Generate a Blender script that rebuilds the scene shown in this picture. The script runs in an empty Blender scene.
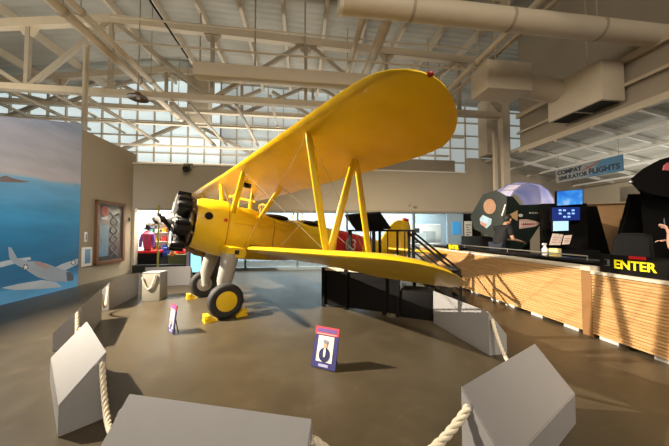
import bpy, bmesh, math, random
from mathutils import Vector, Matrix
random.seed(7)
PI = math.pi
R = math.radians
scene = bpy.context.scene
COL = scene.collection

# ------------------------------------------------------------------ frames
EYE = 1.617
F = 261.0
PITCH = R(1.731)
ROOM = R(7.0)
CU, SU = math.cos(ROOM), math.sin(ROOM)
def W(u, v, z=0.0):                       # room frame -> world
    return Vector((u*CU - v*SU, u*SU + v*CU, z))
def ray(x, y):
    a = (x-334.5)/F; b = (223-y)/F; c, s = math.cos(PITCH), math.sin(PITCH)
    return Vector((a, c - b*s, s + b*c))
def at(x, y, Y):                          # the place seen at a pixel, Y metres away
    r = ray(x, y); return Vector((0, 0, EYE)) + r*(Y/r.y)
def on_u(x, y, u):                        # ... on the room plane u = const -> (v, z)
    r = ray(x, y); n = Vector((CU, SU, 0)); p = Vector((0, 0, EYE)) + r*(u/r.dot(n))
    return (-SU*p.x + CU*p.y, p.z)
def on_v(x, y, v):                        # ... on the room plane v = const -> (u, z)
    r = ray(x, y); n = Vector((-SU, CU, 0)); p = Vector((0, 0, EYE)) + r*(v/r.dot(n))
    return (CU*p.x + SU*p.y, p.z)

# ------------------------------------------------------------------ materials
MATS = {}
def mat(name, col, rough=0.6, metal=0.0, noise=0.0, nscale=6.0, emit=None, estr=1.0, bump=0.0, bscale=40.0, spec=0.5, alpha=None, coat=0.0):
    if name in MATS: return MATS[name]
    m = bpy.data.materials.new(name); m.use_nodes = True
    nt = m.node_tree; b = nt.nodes['Principled BSDF']
    b.inputs['Base Color'].default_value = (*col, 1)
    b.inputs['Roughness'].default_value = rough
    b.inputs['Metallic'].default_value = metal
    b.inputs['Specular IOR Level'].default_value = spec
    b.inputs['Coat Weight'].default_value = coat
    tc = nt.nodes.new('ShaderNodeTexCoord')
    if noise:
        n = nt.nodes.new('ShaderNodeTexNoise'); n.inputs['Scale'].default_value = nscale; n.inputs['Detail'].default_value = 5
        nt.links.new(tc.outputs['Object'], n.inputs['Vector'])
        mx = nt.nodes.new('ShaderNodeMix'); mx.data_type = 'RGBA'
        mx.inputs[6].default_value = (*[c*(1-noise) for c in col], 1)
        mx.inputs[7].default_value = (*[min(1, c*(1+noise)) for c in col], 1)
        nt.links.new(n.outputs['Fac'], mx.inputs[0]); nt.links.new(mx.outputs[2], b.inputs['Base Color'])
    if bump:
        n2 = nt.nodes.new('ShaderNodeTexNoise'); n2.inputs['Scale'].default_value = bscale
        nt.links.new(tc.outputs['Object'], n2.inputs['Vector'])
        bp = nt.nodes.new('ShaderNodeBump'); bp.inputs['Strength'].default_value = bump; bp.inputs['Distance'].default_value = .01
        nt.links.new(n2.outputs['Fac'], bp.inputs['Height']); nt.links.new(bp.outputs['Normal'], b.inputs['Normal'])
    if emit:
        b.inputs['Emission Color'].default_value = (*emit, 1); b.inputs['Emission Strength'].default_value = estr
    if alpha is not None:
        b.inputs['Alpha'].default_value = alpha
    MATS[name] = m
    return m
def glass(name, col, alpha=0.15):
    if name in MATS: return MATS[name]
    m = mat(name, col, .03, alpha=alpha); return m

def node_mat(name):
    m = bpy.data.materials.new(name); m.use_nodes = True; MATS[name] = m
    return m, m.node_tree, m.node_tree.nodes['Principled BSDF']
def N(nt, t, **kw):
    n = nt.nodes.new(t)
    for k, v in kw.items(): setattr(n, k, v)
    return n
def ramp(nt, stops):
    r = N(nt, 'ShaderNodeValToRGB'); e = r.color_ramp.elements
    while len(e) > 1: e.remove(e[-1])
    e[0].position = stops[0][0]; e[0].color = (*stops[0][1], 1)
    for p, c in stops[1:]:
        q = e.new(p); q.color = (*c, 1)
    return r

def floor_mat():
    m, nt, b = node_mat('polished_concrete')
    tc = N(nt, 'ShaderNodeTexCoord')
    n1 = N(nt, 'ShaderNodeTexNoise'); n1.inputs['Scale'].default_value = .55; n1.inputs['Detail'].default_value = 7; n1.inputs['Roughness'].default_value = .62
    n2 = N(nt, 'ShaderNodeTexNoise'); n2.inputs['Scale'].default_value = 3.2; n2.inputs['Detail'].default_value = 8; n2.inputs['Roughness'].default_value = .7
    for n in (n1, n2): nt.links.new(tc.outputs['Object'], n.inputs['Vector'])
    r1 = ramp(nt, [(.3, (.050, .039, .023)), (.5, (.064, .050, .031)), (.7, (.084, .067, .043))])
    r2 = ramp(nt, [(.3, (.86, .86, .86)), (.58, (1.05, 1.05, 1.05)), (.68, (1.35, 1.34, 1.30)), (.78, (1.6, 1.58, 1.5))])
    nt.links.new(n1.outputs['Fac'], r1.inputs[0]); nt.links.new(n2.outputs['Fac'], r2.inputs[0])
    mx = N(nt, 'ShaderNodeMix', data_type='RGBA', blend_type='MULTIPLY'); mx.inputs[0].default_value = 1
    nt.links.new(r1.outputs[0], mx.inputs[6]); nt.links.new(r2.outputs[0], mx.inputs[7])
    # saw-cut joints along the room
    sp = N(nt, 'ShaderNodeSeparateXYZ'); nt.links.new(tc.outputs['Object'], sp.inputs[0])
    def joint(axis, off, per):
        a = N(nt, 'ShaderNodeMath', operation='ADD'); a.inputs[1].default_value = off; nt.links.new(sp.outputs[axis], a.inputs[0])
        w = N(nt, 'ShaderNodeMath', operation='PINGPONG'); w.inputs[1].default_value = per/2; nt.links.new(a.outputs[0], w.inputs[0])
        l = N(nt, 'ShaderNodeMath', operation='LESS_THAN'); l.inputs[1].default_value = .006; nt.links.new(w.outputs[0], l.inputs[0])
        return l
    b.inputs['Specular IOR Level'].default_value = .32
    j1 = joint(0, -3.05, 6.0); j2 = joint(1, -5.0, 6.0)
    mxj = N(nt, 'ShaderNodeMath', operation='MAXIMUM'); nt.links.new(j1.outputs[0], mxj.inputs[0]); nt.links.new(j2.outputs[0], mxj.inputs[1])
    m2 = N(nt, 'ShaderNodeMix', data_type='RGBA'); m2.inputs[7].default_value = (.045, .035, .025, 1)
    nt.links.new(mxj.outputs[0], m2.inputs[0]); nt.links.new(mx.outputs[2], m2.inputs[6]); nt.links.new(m2.outputs[2], b.inputs['Base Color'])
    rr = ramp(nt, [(.3, (.33, .33, .33)), (.7, (.40, .40, .40))]); nt.links.new(n2.outputs['Fac'], rr.inputs[0]); nt.links.new(rr.outputs[0], b.inputs['Roughness'])
    return m
def mural_mat():
    m, nt, b = node_mat('painted_mural'); b.inputs['Roughness'].default_value = .7
    tc = N(nt, 'ShaderNodeTexCoord'); sp = N(nt, 'ShaderNodeSeparateXYZ'); nt.links.new(tc.outputs['Object'], sp.inputs[0])
    n = N(nt, 'ShaderNodeTexNoise'); n.inputs['Scale'].default_value = .9; n.inputs['Detail'].default_value = 6
    mp = N(nt, 'ShaderNodeMapping'); mp.inputs['Scale'].default_value = (1, .45, 1.9)
    nt.links.new(tc.outputs['Object'], mp.inputs[0]); nt.links.new(mp.outputs[0], n.inputs['Vector'])
    # height / 5 + a little noise
    a = N(nt, 'ShaderNodeMath', operation='MULTIPLY_ADD'); a.inputs[1].default_value = .1; a.inputs[2].default_value = -.05; nt.links.new(n.outputs['Fac'], a.inputs[0])
    h = N(nt, 'ShaderNodeMath', operation='MULTIPLY'); h.inputs[1].default_value = .2; nt.links.new(sp.outputs[2], h.inputs[0])
    ad = N(nt, 'ShaderNodeMath', operation='ADD'); nt.links.new(a.outputs[0], ad.inputs[0]); nt.links.new(h.outputs[0], ad.inputs[1])
    r = ramp(nt, [(0, (.14, .44, .78)), (.05, (.11, .40, .72)), (.09, (.03, .17, .36)), (.2, (.018, .17, .36)), (.30, (.02, .22, .46)), (.42, (.05, .31, .57)), (.55, (.15, .38, .60)), (.575, (.20, .42, .61)), (.595, (.50, .46, .47)), (.66, (.43, .42, .45)), (.8, (.40, .40, .46)), (.9, (.29, .35, .47)), (1, (.36, .38, .46))])
    nt.links.new(ad.outputs[0], r.inputs[0])
    n3 = N(nt, 'ShaderNodeTexNoise'); n3.inputs['Scale'].default_value = 2.2; n3.inputs['Detail'].default_value = 7; nt.links.new(mp.outputs[0], n3.inputs['Vector'])
    r3 = ramp(nt, [(.3, (.88, .88, .88)), (.7, (1.12, 1.12, 1.12))]); nt.links.new(n3.outputs['Fac'], r3.inputs[0])
    mx = N(nt, 'ShaderNodeMix', data_type='RGBA', blend_type='MULTIPLY'); mx.inputs[0].default_value = 1
    nt.links.new(r.outputs[0], mx.inputs[6]); nt.links.new(r3.outputs[0], mx.inputs[7]); nt.links.new(mx.outputs[2], b.inputs['Base Color'])
    return m
def slat_mat():
    m, nt, b = node_mat('slatted_wood'); b.inputs['Roughness'].default_value = .55
    tc = N(nt, 'ShaderNodeTexCoord')
    mp = N(nt, 'ShaderNodeMapping'); mp.inputs['Scale'].default_value = (3, 1.2, 14); nt.links.new(tc.outputs['Object'], mp.inputs[0])
    n = N(nt, 'ShaderNodeTexNoise'); n.inputs['Scale'].default_value = 1.5; n.inputs['Detail'].default_value = 6; nt.links.new(mp.outputs[0], n.inputs['Vector'])
    r = ramp(nt, [(.3, (.50, .285, .11)), (.5, (.60, .36, .15)), (.7, (.70, .44, .20))]); nt.links.new(n.outputs['Fac'], r.inputs[0]); nt.links.new(r.outputs[0], b.inputs['Base Color'])
    return m
def fabric_mat():                              # doped yellow fabric with faint rib tapes
    m, nt, b = node_mat('yellow_doped_fabric'); b.inputs['Roughness'].default_value = .38; b.inputs['Coat Weight'].default_value = .25; b.inputs['Coat Roughness'].default_value = .2
    tc = N(nt, 'ShaderNodeTexCoord')
    n = N(nt, 'ShaderNodeTexNoise'); n.inputs['Scale'].default_value = 2.5; n.inputs['Detail'].default_value = 5; nt.links.new(tc.outputs['Object'], n.inputs['Vector'])
    r = ramp(nt, [(.35, (.74, .475, .008)), (.6, (.80, .53, .010))]); nt.links.new(n.outputs['Fac'], r.inputs[0]); nt.links.new(r.outputs[0], b.inputs['Base Color'])
    wv = N(nt, 'ShaderNodeTexWave', wave_type='BANDS', bands_direction='Y', wave_profile='SIN'); wv.inputs['Scale'].default_value = 1.05; wv.inputs['Distortion'].default_value = 0
    nt.links.new(tc.outputs['Object'], wv.inputs['Vector'])
    bp = N(nt, 'ShaderNodeBump'); bp.inputs['Strength'].default_value = .12; bp.inputs['Distance'].default_value = .02
    nt.links.new(wv.outputs['Fac'], bp.inputs['Height']); nt.links.new(bp.outputs['Normal'], b.inputs['Normal'])
    return m
def deck_mat(name, c1, c2, period):
    m, nt, b = node_mat(name); b.inputs['Roughness'].default_value = .8
    tc = N(nt, 'ShaderNodeTexCoord')
    n = N(nt, 'ShaderNodeTexNoise'); n.inputs['Scale'].default_value = .5; n.inputs['Detail'].default_value = 6; nt.links.new(tc.outputs['Object'], n.inputs['Vector'])
    r = ramp(nt, [(.35, c1), (.65, c2)]); nt.links.new(n.outputs['Fac'], r.inputs[0]); nt.links.new(r.outputs[0], b.inputs['Base Color'])
    wv = N(nt, 'ShaderNodeTexWave', wave_type='BANDS', bands_direction='Y'); wv.inputs['Scale'].default_value = period
    nt.links.new(tc.outputs['Object'], wv.inputs['Vector'])
    bp = N(nt, 'ShaderNodeBump'); bp.inputs['Strength'].default_value = .35; bp.inputs['Distance'].default_value = .05
    nt.links.new(wv.outputs['Fac'], bp.inputs['Height']); nt.links.new(bp.outputs['Normal'], b.inputs['Normal'])
    return m
M_FLOOR = floor_mat(); M_MURAL = mural_mat(); M_SLAT = slat_mat(); M_FAB = fabric_mat()
M_DECK = deck_mat('roof_deck_paint', (.34, .325, .285), (.44, .42, .37), 1.2)
M_DECK2 = deck_mat('low_roof_deck_paint', (.40, .39, .34), (.50, .48, .42), 2.2)
M_YEL = mat('yellow_enamel', (.80, .52, .010), .3, noise=.06, coat=.3)
M_WALL = mat('beige_wall_paint', (.33, .27, .18), .8, noise=.05, nscale=1.2)
M_CREAM = mat('cream_wall_paint', (.46, .40, .31), .8, noise=.04, nscale=1.2)
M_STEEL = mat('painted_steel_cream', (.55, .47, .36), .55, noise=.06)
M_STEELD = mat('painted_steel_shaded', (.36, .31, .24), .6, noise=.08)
M_DUCT = mat('duct_paint', (.58, .50, .39), .55, noise=.06, nscale=3)
M_GREY = mat('grey_laminate', (.27, .265, .27), .45, noise=.05, nscale=9)
M_ROPE = mat('white_rope', (.62, .55, .43), .85, noise=.15, nscale=30)
M_BLACK = mat('black_paint', (.005, .0045, .0045), .6, spec=.15)
M_BLACKG = mat('black_gloss', (.006, .006, .0065), .3, spec=.3)
M_RUB = mat('black_rubber', (.02, .019, .018), .7, noise=.2, nscale=12)
M_ALU = mat('bare_aluminium', (.55, .54, .52), .35, .9, noise=.08)
M_GRYP = mat('grey_gear_paint', (.34, .32, .29), .45, noise=.06)
M_IRON = mat('dark_engine_iron', (.016, .015, .014), .5, .3, noise=.3, nscale=15)
M_BRASS = mat('bronze_collector', (.22, .16, .10), .4, .8, noise=.2)
M_RED = mat('red_paint', (.55, .012, .015), .35)
M_WHITE = mat('white_paint', (.75, .73, .68), .5)
M_WOODD = mat('brown_wood_trim', (.16, .07, .03), .5, noise=.15, nscale=8)
M_PLY = mat('tan_plywood', (.45, .26, .12), .6, noise=.12, nscale=3)
M_GREEN = mat('dark_green_paint', (.012, .02, .017), .45, noise=.15)
M_SKIN = mat('skin', (.52, .29, .19), .55)
M_HAIR = mat('dark_hair', (.012, .009, .007), .6)
M_TEE = mat('charcoal_cotton', (.010, .010, .012), .85)
M_JEAN = mat('dark_denim', (.02, .025, .045), .85)
M_NAVY = mat('navy_ink', (.02, .022, .09), .5)
M_YTXT = mat('yellow_letters', (.85, .72, .01), .5, emit=(.9, .78, .01), estr=.25)
M_WIRE = mat('steel_wire', (.25, .22, .16), .45, .5)
M_CHARC = mat('charcoal_panel', (.022, .022, .024), .6, noise=.1, spec=.3)
M_GLASS = glass('clear_glass', (.15, .2, .22), .10)
M_DAY = mat('daylit_glazing', (.6, .65, .65), .4, emit=(.72, .86, .88), estr=.72)

# ------------------------------------------------------------------ mesh builder
class MB:
    def __init__(s, M=None):
        s.v = []; s.f = []; s.M = M
    def add(s, vs, fs):
        o = len(s.v)
        for p in vs:
            p = Vector(p)
            s.v.append(tuple(s.M @ p) if s.M else tuple(p))
        s.f += [tuple(i+o for i in f) for f in fs]
        return s
    def box(s, c, d, rot=None, bev=0.0):
        bm = bmesh.new(); bmesh.ops.create_cube(bm, size=1)
        for v in bm.verts: v.co = Vector((v.co.x*d[0], v.co.y*d[1], v.co.z*d[2]))
        if bev: bmesh.ops.bevel(bm, geom=bm.edges[:], offset=bev, segments=2, affect='EDGES', profile=.5)
        m = Matrix.Translation(Vector(c)) @ (rot.to_4x4() if rot else Matrix())
        bm.verts.index_update()
        s.add([m @ v.co for v in bm.verts], [[v.index for v in f.verts] for f in bm.faces]); bm.free(); return s
    def span(s, a, b, bev=0.0):
        a = Vector(a); b = Vector(b); return s.box((a+b)/2, [abs(x) for x in (b-a)], bev=bev)
    def tube(s, a, b, r0, r1=None, n=10, asp=1.0, up=None, cap=True):
        a = Vector(a); b = Vector(b); r1 = r0 if r1 is None else r1
        d = (b-a).normalized(); t = Vector(up) if up else (Vector((0, 0, 1)) if abs(d.z) < .9 else Vector((1, 0, 0)))
        x = d.cross(t).normalized(); y = x.cross(d).normalized()      # y is the direction nearest 'up'
        vs = []
        for p, r in ((a, r0), (b, r1)):
            for i in range(n):
                q = 2*PI*i/n; vs.append(p + x*math.cos(q)*r*asp + y*math.sin(q)*r)
        fs = [(i, (i+1) % n, n+(i+1) % n, n+i) for i in range(n)]
        if cap: fs += [tuple(range(n))[::-1], tuple(range(n, 2*n))]
        return s.add(vs, fs)
    def bar(s, a, b, w, h, up=(0, 0, 1)):                   # rectangular bar
        a = Vector(a); b = Vector(b); d = (b-a).normalized(); u = Vector(up)
        if abs(d.dot(u)) > .98: u = Vector((1, 0, 0))
        x = d.cross(u).normalized(); y = x.cross(d).normalized(); vs = []
        for p in (a, b):
            for i, j in ((-1, -1), (1, -1), (1, 1), (-1, 1)): vs.append(p + x*i*w/2 + y*j*h/2)
        return s.add(vs, [(0, 1, 2, 3)[::-1], (4, 5, 6, 7), (0, 1, 5, 4), (1, 2, 6, 5), (2, 3, 7, 6), (3, 0, 4, 7)])
    def loft(s, rings, closed=True, caps=True):
        n = len(rings[0]); vs = [p for r in rings for p in r]; fs = []
        for k in range(len(rings)-1):
            for i in range(n if closed else n-1):
                j = (i+1) % n; fs.append((k*n+i, k*n+j, (k+1)*n+j, (k+1)*n+i))
        if caps: fs += [tuple(range(n))[::-1], tuple((len(rings)-1)*n+i for i in range(n))]
        return s.add(vs, fs)
    def lathe(s, prof, o, axis, n=24, closed=False):        # prof: (r, h) along axis
        o = Vector(o); d = Vector(axis).normalized(); t = Vector((0, 0, 1)) if abs(d.z) < .9 else Vector((1, 0, 0))
        x = d.cross(t).normalized(); y = d.cross(x)
        rings = [[o + d*h + (x*math.cos(2*PI*i/n) + y*math.sin(2*PI*i/n))*max(r, 1e-4) for i in range(n)] for r, h in prof]
        if closed: rings.append(rings[0])
        return s.loft(rings, caps=not closed)
    def prism(s, poly, off):                                # poly: 3-D points, off: extrusion vector
        n = len(poly); off = Vector(off); a = [Vector(p) for p in poly]; b = [p+off for p in a]
        return s.add(a+b, [tuple(range(n))[::-1], tuple(range(n, 2*n))] + [(i, (i+1) % n, n+(i+1) % n, n+i) for i in range(n)])
    def path(s, pts, r, n=8):
        pts = [Vector(p) for p in pts]; rings = []; x = None
        for i, p in enumerate(pts):
            d = (pts[min(i+1, len(pts)-1)] - pts[max(i-1, 0)]).normalized()
            if x is None:
                t = Vector((0, 0, 1)) if abs(d.z) < .9 else Vector((1, 0, 0)); x = d.cross(t).normalized()
            x = (x - d*x.dot(d)).normalized(); y = d.cross(x); rr = r[i] if isinstance(r, (list, tuple)) else r
            rings.append([p + (x*math.cos(2*PI*k/n) + y*math.sin(2*PI*k/n))*rr for k in range(n)])
        return s.loft(rings)
    def ball(s, c, r, n=16, m=10):
        c = Vector(c); r = Vector(r) if not isinstance(r, (int, float)) else Vector((r, r, r)); rings = []
        for j in range(1, m):
            a = PI*j/m; rings.append([c + Vector((r.x*math.sin(a)*math.cos(2*PI*i/n), r.y*math.sin(a)*math.sin(2*PI*i/n), r.z*math.cos(a))) for i in range(n)])
        return s.loft(rings)
    def build(s, name, m, parent=None, loc=(0, 0, 0), rz=0.0, ang=35, smooth=True):
        me = bpy.data.meshes.new(name); me.from_pydata([Vector(p) for p in s.v], [], s.f)
        bm = bmesh.new(); bm.from_mesh(me); bmesh.ops.recalc_face_normals(bm, faces=bm.faces); bm.to_mesh(me); bm.free()
        if smooth:
            me.polygons.foreach_set('use_smooth', [True]*len(me.polygons)); me.set_sharp_from_angle(angle=R(ang))
        me.materials.append(m)
        o = bpy.data.objects.new(name, me); COL.objects.link(o)
        o.location = loc; o.rotation_euler = (0, 0, rz)
        if parent: o.parent = parent
        return o
def tag(o, label=None, cat=None, group=None, kind=None):
    if label: o['label'] = label
    if cat: o['category'] = cat
    if group: o['group'] = group
    if kind: o['kind'] = kind
    return o
def thing(name, label, cat, loc=(0, 0, 0), rz=0.0, group=None):
    o = bpy.data.objects.new(name, None); COL.objects.link(o); o.empty_display_size = .2
    o.location = loc; o.rotation_euler = (0, 0, rz)
    return tag(o, label, cat, group)
def struct(o): return tag(o, kind='structure')
def room(): return MB()
def rb(mb, name, m, parent=None, **k):                      # build something written in room coordinates
    return mb.build(name, m, parent, rz=0 if parent else ROOM, **k)
def rthing(name, label, cat, u, v, z=0, group=None, rz=0.0):
    return thing(name, label, cat, W(u, v, z), ROOM+rz, group)
def lettering(txt, size, m, parent, loc, rot, ext=.004, name='lettering', bold=0.0, sx=1.0):
    c = bpy.data.curves.new(name, 'FONT'); c.body = txt; c.size = size; c.extrude = ext; c.offset = bold
    c.align_x = 'CENTER'; c.align_y = 'CENTER'; c.materials.append(m)
    tmp = bpy.data.objects.new(name, c); COL.objects.link(tmp)
    me = bpy.data.meshes.new_from_object(tmp.evaluated_get(bpy.context.evaluated_depsgraph_get()))
    bpy.data.objects.remove(tmp); bpy.data.curves.remove(c); me.name = name
    if not me.materials: me.materials.append(m)
    o = bpy.data.objects.new(name, me); COL.objects.link(o); o.parent = parent; o.location = loc; o.rotation_euler = rot; o.scale = (sx, 1, 1)
    return o
def copy_tree(o, parent=None):
    c = o.copy(); COL.objects.link(c); c.parent = parent
    for ch in list(o.children): copy_tree(ch, c)
    return c
def bez(a, b, sag, n=14):
    a = Vector(a); b = Vector(b)
    return [a.lerp(b, i/n) - Vector((0, 0, 4*sag*(i/n)*(1-i/n))) for i in range(n+1)]
def rope(name, pts, r, label, group=None, twist=True):
    mb = MB()
    if not twist: mb.path(pts, r, 8)
    else:
        L = sum((pts[i+1]-pts[i]).length for i in range(len(pts)-1)); n = max(30, int(L/.012)); fine = []
        acc = [0]
        for i in range(len(pts)-1): acc.append(acc[-1]+(pts[i+1]-pts[i]).length)
        j = 0
        for k in range(n+1):
            s_ = L*k/n
            while j < len(pts)-2 and acc[j+1] < s_: j += 1
            t = (s_-acc[j])/max(1e-6, acc[j+1]-acc[j]); fine.append((pts[j].lerp(pts[j+1], min(1, t)), s_))
        for ph in range(3):
            q = []
            for k, (p, s_) in enumerate(fine):
                d = (fine[min(k+1, n)][0]-fine[max(k-1, 0)][0]).normalized()
                x = d.cross(Vector((0, 0, 1))) if abs(d.z) < .95 else d.cross(Vector((1, 0, 0))); x.normalize(); y = d.cross(x)
                a = 2*PI*(s_/(r*6.5) + ph/3); q.append(p + (x*math.cos(a)+y*math.sin(a))*r*.48)
            mb.path(q, r*.56, 7)
    return tag(mb.build(name, M_ROPE, ang=80), label, 'rope', group)
# ================================================================== SETTING
UL, VB, UB, UR = -6.56, 11.0, 4.42, 8.3         # left wall, back wall, barrier, right bulkhead
MURAL_V = 8.55
struct(MB().box((-6, 4, -.05), (60, 60, .1)).build('floor', M_FLOOR, rz=ROOM))
RIDGE = -6.5
def roof_z(u): return 9.9 - (RIDGE-u)*.15 if u < RIDGE else 9.9 - (u-RIDGE)*.03
struct(rb(room().prism([(-30, -4, roof_z(-30)), (RIDGE, -4, 9.9), (16, -4, roof_z(16)), (16, -4, roof_z(16)+.15), (RIDGE, -4, 10.05), (-30, -4, roof_z(-30)+.15)], (0, 19.2, 0)), 'ceiling', M_DECK))
struct(rb(room().span((UL-.2, MURAL_V, 0), (UL, VB+.2, 4.66)), 'wall_left', M_WALL))
# mural panel: its top edge runs a little lower towards the camera
v0 = 4.9
mz = lambda v: 4.82 - (MURAL_V-v)*.335
struct(rb(room().prism([(UL-.12, v0, 0), (UL-.12, MURAL_V, 0), (UL-.12, MURAL_V, mz(MURAL_V)), (UL-.12, v0, mz(v0))], (.16, 0, 0)), 'wall_mural', M_MURAL))

# back wall: cream band over the glazed rooms, with the shop front in it
ZB, ZT = 2.39, 4.22
wb = room()
wb.span((UL-.2, VB, ZB+.12), (15.5, VB+.25, ZT))
wb.span((UL-.2, VB, 0), (-6.47, VB+.25, ZB+.12))
wb.span((7.95, VB, 0), (15.5, VB+.25, ZB+.12)); wb.span((7.5, VB, ZT), (15.5, VB+.25, 4.95))
struct(rb(wb, 'wall_back', M_CREAM))
struct(rb(room().span((UL, VB-.06, ZT), (7.4, VB+.3, ZT+.06)), 'trim_1', M_WHITE))
struct(rb(room().span((1.0, VB+1.2, ZT-.4), (7.6, VB+1.4, 5.15)), 'wall_parapet', M_CREAM))
struct(rb(room().span((-6.36, VB-.03, ZB+.04), (7.95, VB+.2, ZB+.12)), 'trim_2', M_STEELD))
struct(rb(room().span((UL, VB+3.4, 0), (10, VB+3.5, 3.6)), 'wall_rooms', mat('pale_blue_wall', (.50, .60, .66), .6, noise=.12, nscale=.8)))
struct(rb(room().span((UL-.2, VB+.26, 3.6), (9, VB+3.5, 3.7)), 'ceiling_rooms', M_WHITE))
struct(rb(room().span((-4.45, VB+.05, 0), (-4.35, VB+3.4, 3.6)), 'wall_shop_side', M_CREAM))
# daylight glazing above the rooms, five bays
e = [-30, -21.5, -13, -4.5, 4, 14]
m_cool = mat('daylit_glazing_grey', (.5, .55, .56), .5, emit=(.62, .70, .70), estr=.42)
for i in range(5):
    fr = room()
    a, b = e[i], e[i+1]
    for z in (3.9, 4.9, 5.8, 6.7, 7.5, 8.3, 9.1, 9.85): fr.span((a, 14.86, z-.03), (b, 14.98, z+.03))
    n = 10
    for k in range(n+1):
        x = a + (b-a)*k/n; fr.span((x-.025, 14.86, 3.9), (x+.025, 14.98, 9.85))
    w = struct(rb(fr, 'window_%d' % (i+1), M_STEEL))
    tag(rb(room().span((a, 15.0, 3.9), (b, 15.04, 9.9)), 'pane', M_DAY if i < 3 else m_cool, w))
# X bracing in front of the glazing
for k, (a, b, lab) in enumerate(((-25.6, -18.3, 'farthest left, over the near part of the ocean mural'), (-17.7, -10.3, 'over the right part of the ocean mural'), (-9.7, -2.3, 'beside the hanging lamp'), (-1.7, 4.8, 'behind the upper wing of the biplane'))):
    t = rthing('cross_brace', 'crossed steel braces before the glazing, ' + lab, 'brace', (a+b)/2, 14.6, 5.6, 'cross braces before the daylit glazing')
    w = (b-a)/2
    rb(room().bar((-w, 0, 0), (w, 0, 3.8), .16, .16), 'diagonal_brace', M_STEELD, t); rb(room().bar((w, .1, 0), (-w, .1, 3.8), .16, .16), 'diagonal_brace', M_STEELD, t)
# roof purlins along the hall
pus = [-24, -21.6, -19.2, -16.8, -14.4, -12.2, -10.2, -8.4, -6.8, -5.2, -3.7, -2.2, -.7, .8, 2.3, 3.8, 5.3, 6.8]
for i, u in enumerate(pus):
    tag(rb(room().span((u-.06, 1.0, roof_z(u)-.34), (u+.06, 14.8, roof_z(u)-.02)), 'roof_purlin', M_STEEL),
        'cream steel purlin under the roof deck, %s' % ('number %d counted from the left wall side' % (i+1) if i > 5 else 'number %d from the far left' % (i+1)), 'purlin', 'roof purlins under the deck')
# trusses across the hall
def truss(label, v, us, zb, gap, cw):
    o = RIDGE
    t = rthing('roof_truss', label, 'truss', o, v, zb)
    top = lambda u: roof_z(u) - gap - zb
    for a, b in ((us[0], RIDGE), (RIDGE, us[-1])):
        rb(room().bar((a-o, 0, top(a)), (b-o, 0, top(b)), .2, .28), 'top_chord', M_STEEL, t)
    rb(room().bar((us[0]-o, 0, 0), (us[-1]-o, 0, 0), .22, cw), 'bottom_chord', M_STEEL, t)
    for k, u in enumerate(us):
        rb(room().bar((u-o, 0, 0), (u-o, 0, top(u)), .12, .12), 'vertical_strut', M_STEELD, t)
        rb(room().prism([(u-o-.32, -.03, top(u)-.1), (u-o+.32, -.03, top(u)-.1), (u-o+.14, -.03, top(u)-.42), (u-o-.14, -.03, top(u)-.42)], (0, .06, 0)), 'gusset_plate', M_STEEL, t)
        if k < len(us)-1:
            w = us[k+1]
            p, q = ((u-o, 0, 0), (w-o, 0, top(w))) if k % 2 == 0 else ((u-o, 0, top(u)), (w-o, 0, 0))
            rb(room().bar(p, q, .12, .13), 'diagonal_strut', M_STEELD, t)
    return t
truss('long cream roof truss crossing above the mural and the yellow wing', 9.6, [-22, -18.4, -14.6, -11.7, -9.0, -6.5, -3.2, 0.1, 3.2, 6.2, 8.2], 6.3, 1.05, .2)
truss('cream roof truss farther back, just before the bright glazing', 13.2, [-25, -21.5, -18, -14.5, -11, -6.5, -3, .5, 4, 8.2], 7.4, .55, .14)
# box girder over the fuselage, pipes, round duct
tag(rb(room().span((-3.6, 8.9, 6.75), (4.2, 9.3, 7.2), bev=.03), 'box_girder', M_DUCT), 'pale boxed girder crossing the roof above the biplane', 'girder')
for u, z, r, lab in ((-5.85, 7.0, .12, 'thick cream pipe running down the hall, the left one of the close pair'), (-5.45, 7.02, .09, 'slimmer cream pipe running down the hall, right beside the thick pipe'),
                     (1.75, 7.9, .09, 'cream pipe running down the hall above the wing of the biplane'), (2.5, 7.9, .16, 'broad cream beam pipe down the hall left of the air handler'),
                     (5.1, 6.6, .09, 'cream pipe sloping past the left side of the air handler'), (5.6, 6.75, .06, 'thin cream conduit beside the air handler')):
    mb = room().tube((u, 2.0, z), (u, 13.3, z), r, n=12)
    o = rb(mb, 'ceiling_pipe', M_STEEL); tag(o, lab, 'pipe')
    for v in (4.0, 7.0, 10.0, 13.0): rb(room().tube((u, v, z), (u, v, 9.9), .015, n=5).tube((u, v-.03, z), (u, v+.03, z), r+.02, n=12), 'hanger', M_STEELD, o)
pr = [(u, 5.0, 6.17) for u in (.75, 2.5, 4.5, 6.5, 8.4)]
big = tag(rb(room().path(pr, .225, 18), 'round_duct', M_DUCT, ang=50), 'big round beige duct crossing the top right of the hall', 'duct')
rb(room().tube((.70, 5.0, 6.17), (.78, 5.0, 6.17), .235, n=18), 'end_cap', M_WHITE, big)
for u in (2.2, 4.4, 6.6): rb(room().tube((u-.03, 5, 6.17), (u+.03, 5, 6.17), .235, n=18).tube((u, 5, 6.3), (u, 5, roof_z(u)), .015, n=5), 'hanger', M_STEELD, big)
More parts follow.
